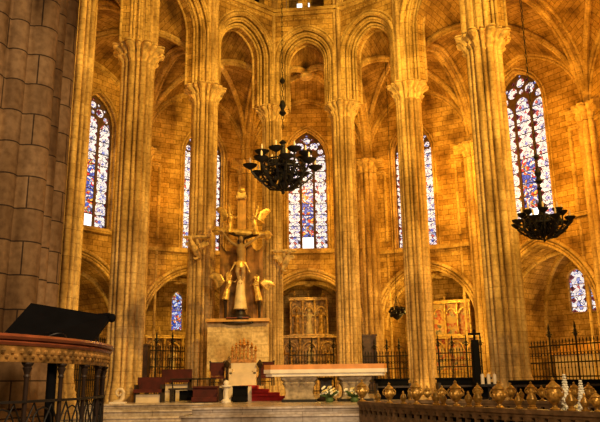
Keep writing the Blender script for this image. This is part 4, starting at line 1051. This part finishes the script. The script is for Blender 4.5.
# ------------------------------------------------------------------ near balustrade with urns
def balustrade(pts, ztop, label, crosses=True, H=.95):
    t = thing('balustrade', label, 'balustrade', (pts[0][0], pts[0][1], 0), 'crypt stair balustrades'); o0 = Vector((pts[0][0], pts[0][1], 0))
    rail, pan, base, back = MB(), MB(), MB(), MB()
    for a, b in zip(pts[:-1], pts[1:]):
        fr, L = frame(a, b)
        def f(u, z, d, fr=fr): return fr(u, z, d) - o0
        rail.plate([(-L / 2, ztop - .07), (L / 2, ztop - .07), (L / 2, ztop), (-L / 2, ztop)], [], -.13, .13, f)
        rail.plate([(-L / 2, ztop - .12), (L / 2, ztop - .12), (L / 2, ztop - .07), (-L / 2, ztop - .07)], [], -.10, .10, f)
        n = max(2, int(L / .25)); st = L / n; holes = []; zc_ = ztop - .235; r = .105; w_ = .042
        for k in range(n):
            u = -L / 2 + st * (k + .5)
            holes.append([(u + x, zc_ + z) for x, z in [(-w_, -r), (w_, -r), (w_, -w_), (r, -w_), (r, w_), (w_, w_), (w_, r), (-w_, r), (-w_, w_), (-r, w_), (-r, -w_), (-w_, -w_)]])
            for h0 in (.0,):
                holes.append([(u - st * .36, .2)] + arch(st * .36, st * .4, ztop - .55, 0, 5, u) + [(u + st * .36, .2)])
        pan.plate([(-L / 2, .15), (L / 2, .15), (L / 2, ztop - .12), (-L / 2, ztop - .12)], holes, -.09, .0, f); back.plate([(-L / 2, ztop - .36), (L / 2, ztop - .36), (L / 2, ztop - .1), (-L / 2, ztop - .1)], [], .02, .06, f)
        base.plate([(-L / 2, 0), (L / 2, 0), (L / 2, .16), (-L / 2, .16)], [], -.14, .14, f)
    part(rail, 'top_rail', RAILST, t, smooth=False); part(pan, 'pierced_panel', RAILST, t, smooth=False); part(base, 'base', RAILST, t, smooth=False); part(back, 'backing', BLACK, t, smooth=False)  # black sheet added to stand in for the dark behind the crosses
    return t
RAILST = simple('dark_carved_rail', (0.17, 0.10, 0.045), 0.5, 0.1, 0.5, 6, .4)
NP = [(1.42, 16.9), (2.0, 15.2), (2.8, 13.4), (3.7, 11.6), (4.7, 9.8)]
ZB = 1.10
balustrade(NP, ZB, 'near dark bronze balustrade pierced with crosses, running out of the right edge')
FPB = [(1.42, 17.1), (2.6, 17.5), (4.2, 16.6), (6.0, 15.0), (7.8, 13.2)]
balustrade(FPB, ZB, 'far side of the crypt balustrade with smaller urns, behind the near one')
def seg_at(pts, px, zz):
    best = None
    for a, b in zip(pts[:-1], pts[1:]):
        for k in range(41):
            p_ = Vector((lerp(a[0], b[0], k / 40), lerp(a[1], b[1], k / 40), zz)); d = p_ - EYE
            x = 300 + F_PX * d.dot(RT) / d.dot(FW)
            if best is None or abs(x - px) < best[0]: best = (abs(x - px), p_)
    return best[1]
def make_urn():
    t = thing('urn', '', 'urn', (0, 0, -50))
    m = MB(); m.lathe((0, 0, 0), [(.10, 0), (.11, .02), (.05, .06), (.045, .10), (.10, .15), (.155, .24), (.165, .32), (.15, .38), (.12, .42), (.135, .44), (.15, .46)], 20); part(m, 'body', BRONZE, t)
    m = MB(); m.lathe((0, 0, .46), [(.15, 0), (.13, .03), (.08, .07), (.05, .10), (.03, .12), (.045, .15), (.005, .2)], 16); part(m, 'lid', BRONZE, t)
    for s_ in (-1, 1):
        m = MB(); m.tube([(s_ * x, 0, z) for x, z in ((.14, .24), (.20, .28), (.21, .36), (.17, .43), (.13, .42))], .018, 6); part(m, 'handle', BRONZE, t)
    m = MB()
    for k in range(10): a = 2 * PI * k / 10; m.ball((.155 * math.cos(a), .155 * math.sin(a), .30), .035, 6, (1, 1, 1.5))
    part(m, 'relief', BRONZE, t); return t
def make_small():
    t = thing('finial_knob', '', 'finial', (0, 0, -50))
    m = MB(); m.lathe((0, 0, 0), [(.07, 0), (.08, .02), (.035, .05), (.07, .10), (.085, .16), (.06, .22), (.025, .26), (.03, .29), (.004, .33)], 14); part(m, 'bulb', BRONZE, t)
    m = MB(); m.lathe((0, 0, .04), [(.04, 0), (.06, .015), (.04, .03)], 12); part(m, 'collar', BRONZE, t); return t
urn0, small0 = make_urn(), make_small(); used = set()
def place(proto, p_, sc, label, group):
    if proto.name in used: o = dup(proto, p_, random.uniform(-.2, .2), label, group)
    else: used.add(proto.name); o = proto; o.location = p_; o['label'] = label; o['group'] = group
    o.scale = (sc, sc, sc); return o
W = ['at the left end of', 'second from the left end of', 'third from the left end of', 'fourth from the left end of', 'fifth from the left end of', 'sixth from the left end of', 'seventh from the left end of', 'eighth from the left end of', 'ninth from the left end of', 'tenth from the left end of', 'eleventh from the left end of', 'twelfth from the left end of']
for k, (px, sc) in enumerate(((361, 1.0), (390, .85), (416, .95), (457, .92), (500, .9), (556, .98), (597, .6))):
    place(urn0, seg_at(NP, px, ZB), sc * .78, 'brass two-handled urn ' + W[k] + ' the near balustrade row', 'urns on the near balustrade')
for k, (px, sc) in enumerate(((378, .8), (404, .8), (436, 1.0), (444, .8), (469, .85), (479, 1.0), (518, .8), (532, 1.0), (573, .95), (586, .8))):
    place(small0, seg_at(NP, px, ZB), sc, 'small brass bulb finial ' + W[k] + ' the near balustrade row', 'small finials on the near balustrade')
for k, (px, sc) in enumerate(((428, .62), (443, .62), (479, .7), (511, .7), (532, .75), (543, .6), (576, .72), (590, .7))):
    place(urn0, seg_at(FPB, px, ZB), sc * .85, 'smaller dim brass urn ' + W[k] + ' the far balustrade row', 'urns on the far balustrade')
for k, (px, sc) in enumerate(((410, .7), (460, .7), (495, .7), (522, .8), (553, .7), (566, .8))):
    place(small0, seg_at(FPB, px, ZB), sc, 'tiny dim finial ' + W[k] + ' the far balustrade row', 'small finials on the far balustrade')
# tall white gladioli between the balustrades
for px, top_, lab in ((567, 375, 'tall spike of white flowers right of the largest brass urn'), (583, 381, 'shorter spike of white flowers nearest the right end of the balustrade')):
    base = seg_at(NP, px - 19, ZB) + Vector((.42, .29, -ZB)); Y = base.y; H_ = zat(px, top_, Y); t = thing('white_gladiolus', lab, 'flowers', tuple(base), 'white flower spikes behind the balustrade')
    m, lf = MB(), MB(); n = 17
    for k in range(n):
        s_ = k / (n - 1); z = lerp(H_ - .62, H_, s_)
        for e in range(4): a = k * 2.4 + e * 1.6; m.ball((.055 * math.cos(a) * (1.2 - s_), .055 * math.sin(a) * (1.2 - s_), z), .045 * (1.15 - s_ * .7), 6, (1, 1, .8))
    part(m, 'blossom', PETAL, t)
    lf.tube([(0, 0, 0), (.02, 0, H_ * .6), (0, 0, H_)], .012, 6)
    for e in range(6): a = e * 1.1; leafblade(lf, (0, 0, H_ * .4), (.25 * math.cos(a), .12 * math.sin(a), H_ * .4 + .5), .025)
    part(lf, 'leaf', LEAF, t)
    m = MB(); m.lathe((0, 0, 0), [(.09, 0), (.10, .04), (.05, .1), (.09, .35), (.12, .55), (.08, .62)], 14); part(m, 'vase', BRONZE, t)
c = seg_at(NP, 556, ZB) + Vector((.80, .55, -ZB))
arr = arrangement((c.x - .22, c.y + .22, .7), 14, .2, .35, .04, 'white flower cluster low between the two white flower spikes', PETAL)
m = MB(); m.lathe((0, 0, -.7), [(.2, 0), (.2, .04), (.06, .1), (.06, .6), (.14, .72)], 12); part(m, 'stand', IRON, arr)

# ------------------------------------------------------------------ round stone-and-wood pulpit rail at the left with its lectern
AX, AY, AR = -6.33, 7.94, 4.0
A0, A1 = math.radians(-72), math.radians(24)
t = thing('round_balustrade', 'curved balustrade with polished wooden handrail and dark colonnettes at the left', 'balustrade', (AX, AY, 0))
ZR = 2.05
def ring_sweep(m, prof, n=72, R_=AR):
    rings = []
    for k in range(n + 1):
        a = A0 + (A1 - A0) * k / n; rings.append([m.add(((R_ + r) * math.cos(a), (R_ + r) * math.sin(a), z)) for r, z in prof])
    q = len(prof)
    for k in range(n):
        A_, B_ = rings[k], rings[k + 1]
        for j in range(q): j2 = (j + 1) % q; m.face((A_[j], B_[j], B_[j2], A_[j2]))
    m.face(list(reversed(rings[0]))); m.face(rings[-1])
m = MB(); ring_sweep(m, [(-.14, ZR - .045), (.04, ZR - .05), (.06, ZR - .025), (.04, ZR), (-.14, ZR)]); part(m, 'handrail', REDWOOD, t)
m = MB(); ring_sweep(m, [(-.12, ZR - .10), (.01, ZR - .10), (.03, ZR - .075), (.01, ZR - .05), (-.12, ZR - .05)]); part(m, 'lower_moulding', REDWOOD, t)
m = MB(); ring_sweep(m, [(-.10, ZR - .25), (-.03, ZR - .25), (.0, ZR - .10), (-.10, ZR - .10)])
for k in range(120):
    a = A0 + (A1 - A0) * (k + .5) / 120; r = AR - .015; m.ball((r * math.cos(a), r * math.sin(a), ZR - .17 + (.02 if k % 2 else -.025)), .030 if k % 2 else .022, 6)
part(m, 'carved_frieze', GILTDARK, t)
cang = []
a = math.radians(-67)
while a < A1: cang.append(a); a += math.radians(8)
for a in cang:
    x, y = (AR - .06) * math.cos(a), (AR - .06) * math.sin(a)
    m = MB(); m.lathe((x, y, .15), [(.05, 0), (.05, .05), (.028, .09), (.022, 1.50), (.034, 1.52), (.024, 1.54), (.030, 1.56), (.046, 1.60), (.034, 1.61), (.055, 1.635), (.055, 1.65)], 12); part(m, 'colonnette', DARKWOOD, t)
m = MB()
for zz in (1.44, 1.02, .6): ring_sweep(m, [(-.08, zz - .012), (-.03, zz - .012), (-.03, zz + .012), (-.08, zz + .012)])
part(m, 'iron_band', IRON, t)
m = MB(); da = math.radians(4)
for a0_ in cang[:-1]:
    am = a0_ + da
    def Q(aa, zz): return ((AR - .06) * math.cos(aa), (AR - .06) * math.sin(aa), zz)
    for zc_ in (1.23, .81):
        for q_ in (-.5, .5):
            ac = am + da * q_
            m.tube([Q(ac - da * .42, zc_), Q(ac, zc_ + .19), Q(ac + da * .42, zc_), Q(ac, zc_ - .19)], .010, 5, closed=True)
        m.tube([Q(am + da * .55 * math.cos(b), zc_ + .15 * math.sin(b)) for b in [2 * PI * e / 12 for e in range(12)]], .009, 5, closed=True)
part(m, 'lattice', IRON, t)
m = MB(); ring_sweep(m, [(-.3, 0), (.12, 0), (.12, .12), (.05, .16), (-.3, .16)]); part(m, 'base', PIER, t)
# lectern desk on a pole inside the balustrade
P_ = [at(-8, 346, 8.3), at(82, 354, 8.3), at(111, 316, 9.3), at(31, 303, 9.1)]
cc = sum(P_, Vector()) / 4
t = thing('lectern', 'large black slanted lectern desk above the curved wooden handrail', 'lectern', (cc.x, cc.y, 0))
o0 = Vector((cc.x, cc.y, 0)); nr = (P_[1] - P_[0]).cross(P_[3] - P_[0]).normalized() * .05
m = MB(); m.hexa([p_ - o0 - nr for p_ in P_] + [p_ - o0 for p_ in P_]); part(m, 'desk', BLACK, t, smooth=False)
m = MB(); a_, b_ = P_[0] - o0, P_[1] - o0; m.tube([a_ + nr * .6, b_ + nr * .6], .03, 8); part(m, 'book_stop', BLACK, t)
m = MB(); q0 = P_[0].lerp(P_[1], .62) - o0; q1 = P_[3].lerp(P_[2], .5) - o0; ctr = q0
dx = (P_[1] - P_[0]).normalized(); dy = (P_[3] - P_[0]).normalized()
m.tube([ctr + dx * .17 * math.cos(b) + dy * .36 * math.sin(b) + nr * .3 for b in [PI * e / 14 for e in range(15)]], .008, 5); part(m, 'cable', DARKWOOD, t)
m = MB(); m.tube([(0, 0, 0), (0, 0, cc.z - .05)], .06, 12); m.lathe((0, 0, 0), [(.35, 0), (.35, .05), (.08, .12)], 16); part(m, 'pole', BLACK, t)
m = MB(); e = P_[2] - o0; m.tube([e - Vector((.35, 0, .0)), e + Vector((-.02, 0, .02)), e + Vector((.02, -.02, -.02))], .025, 8); m.ball(e + Vector((.02, -.03, -.03)), .06, 10); part(m, 'reading_lamp', BLACK, t)
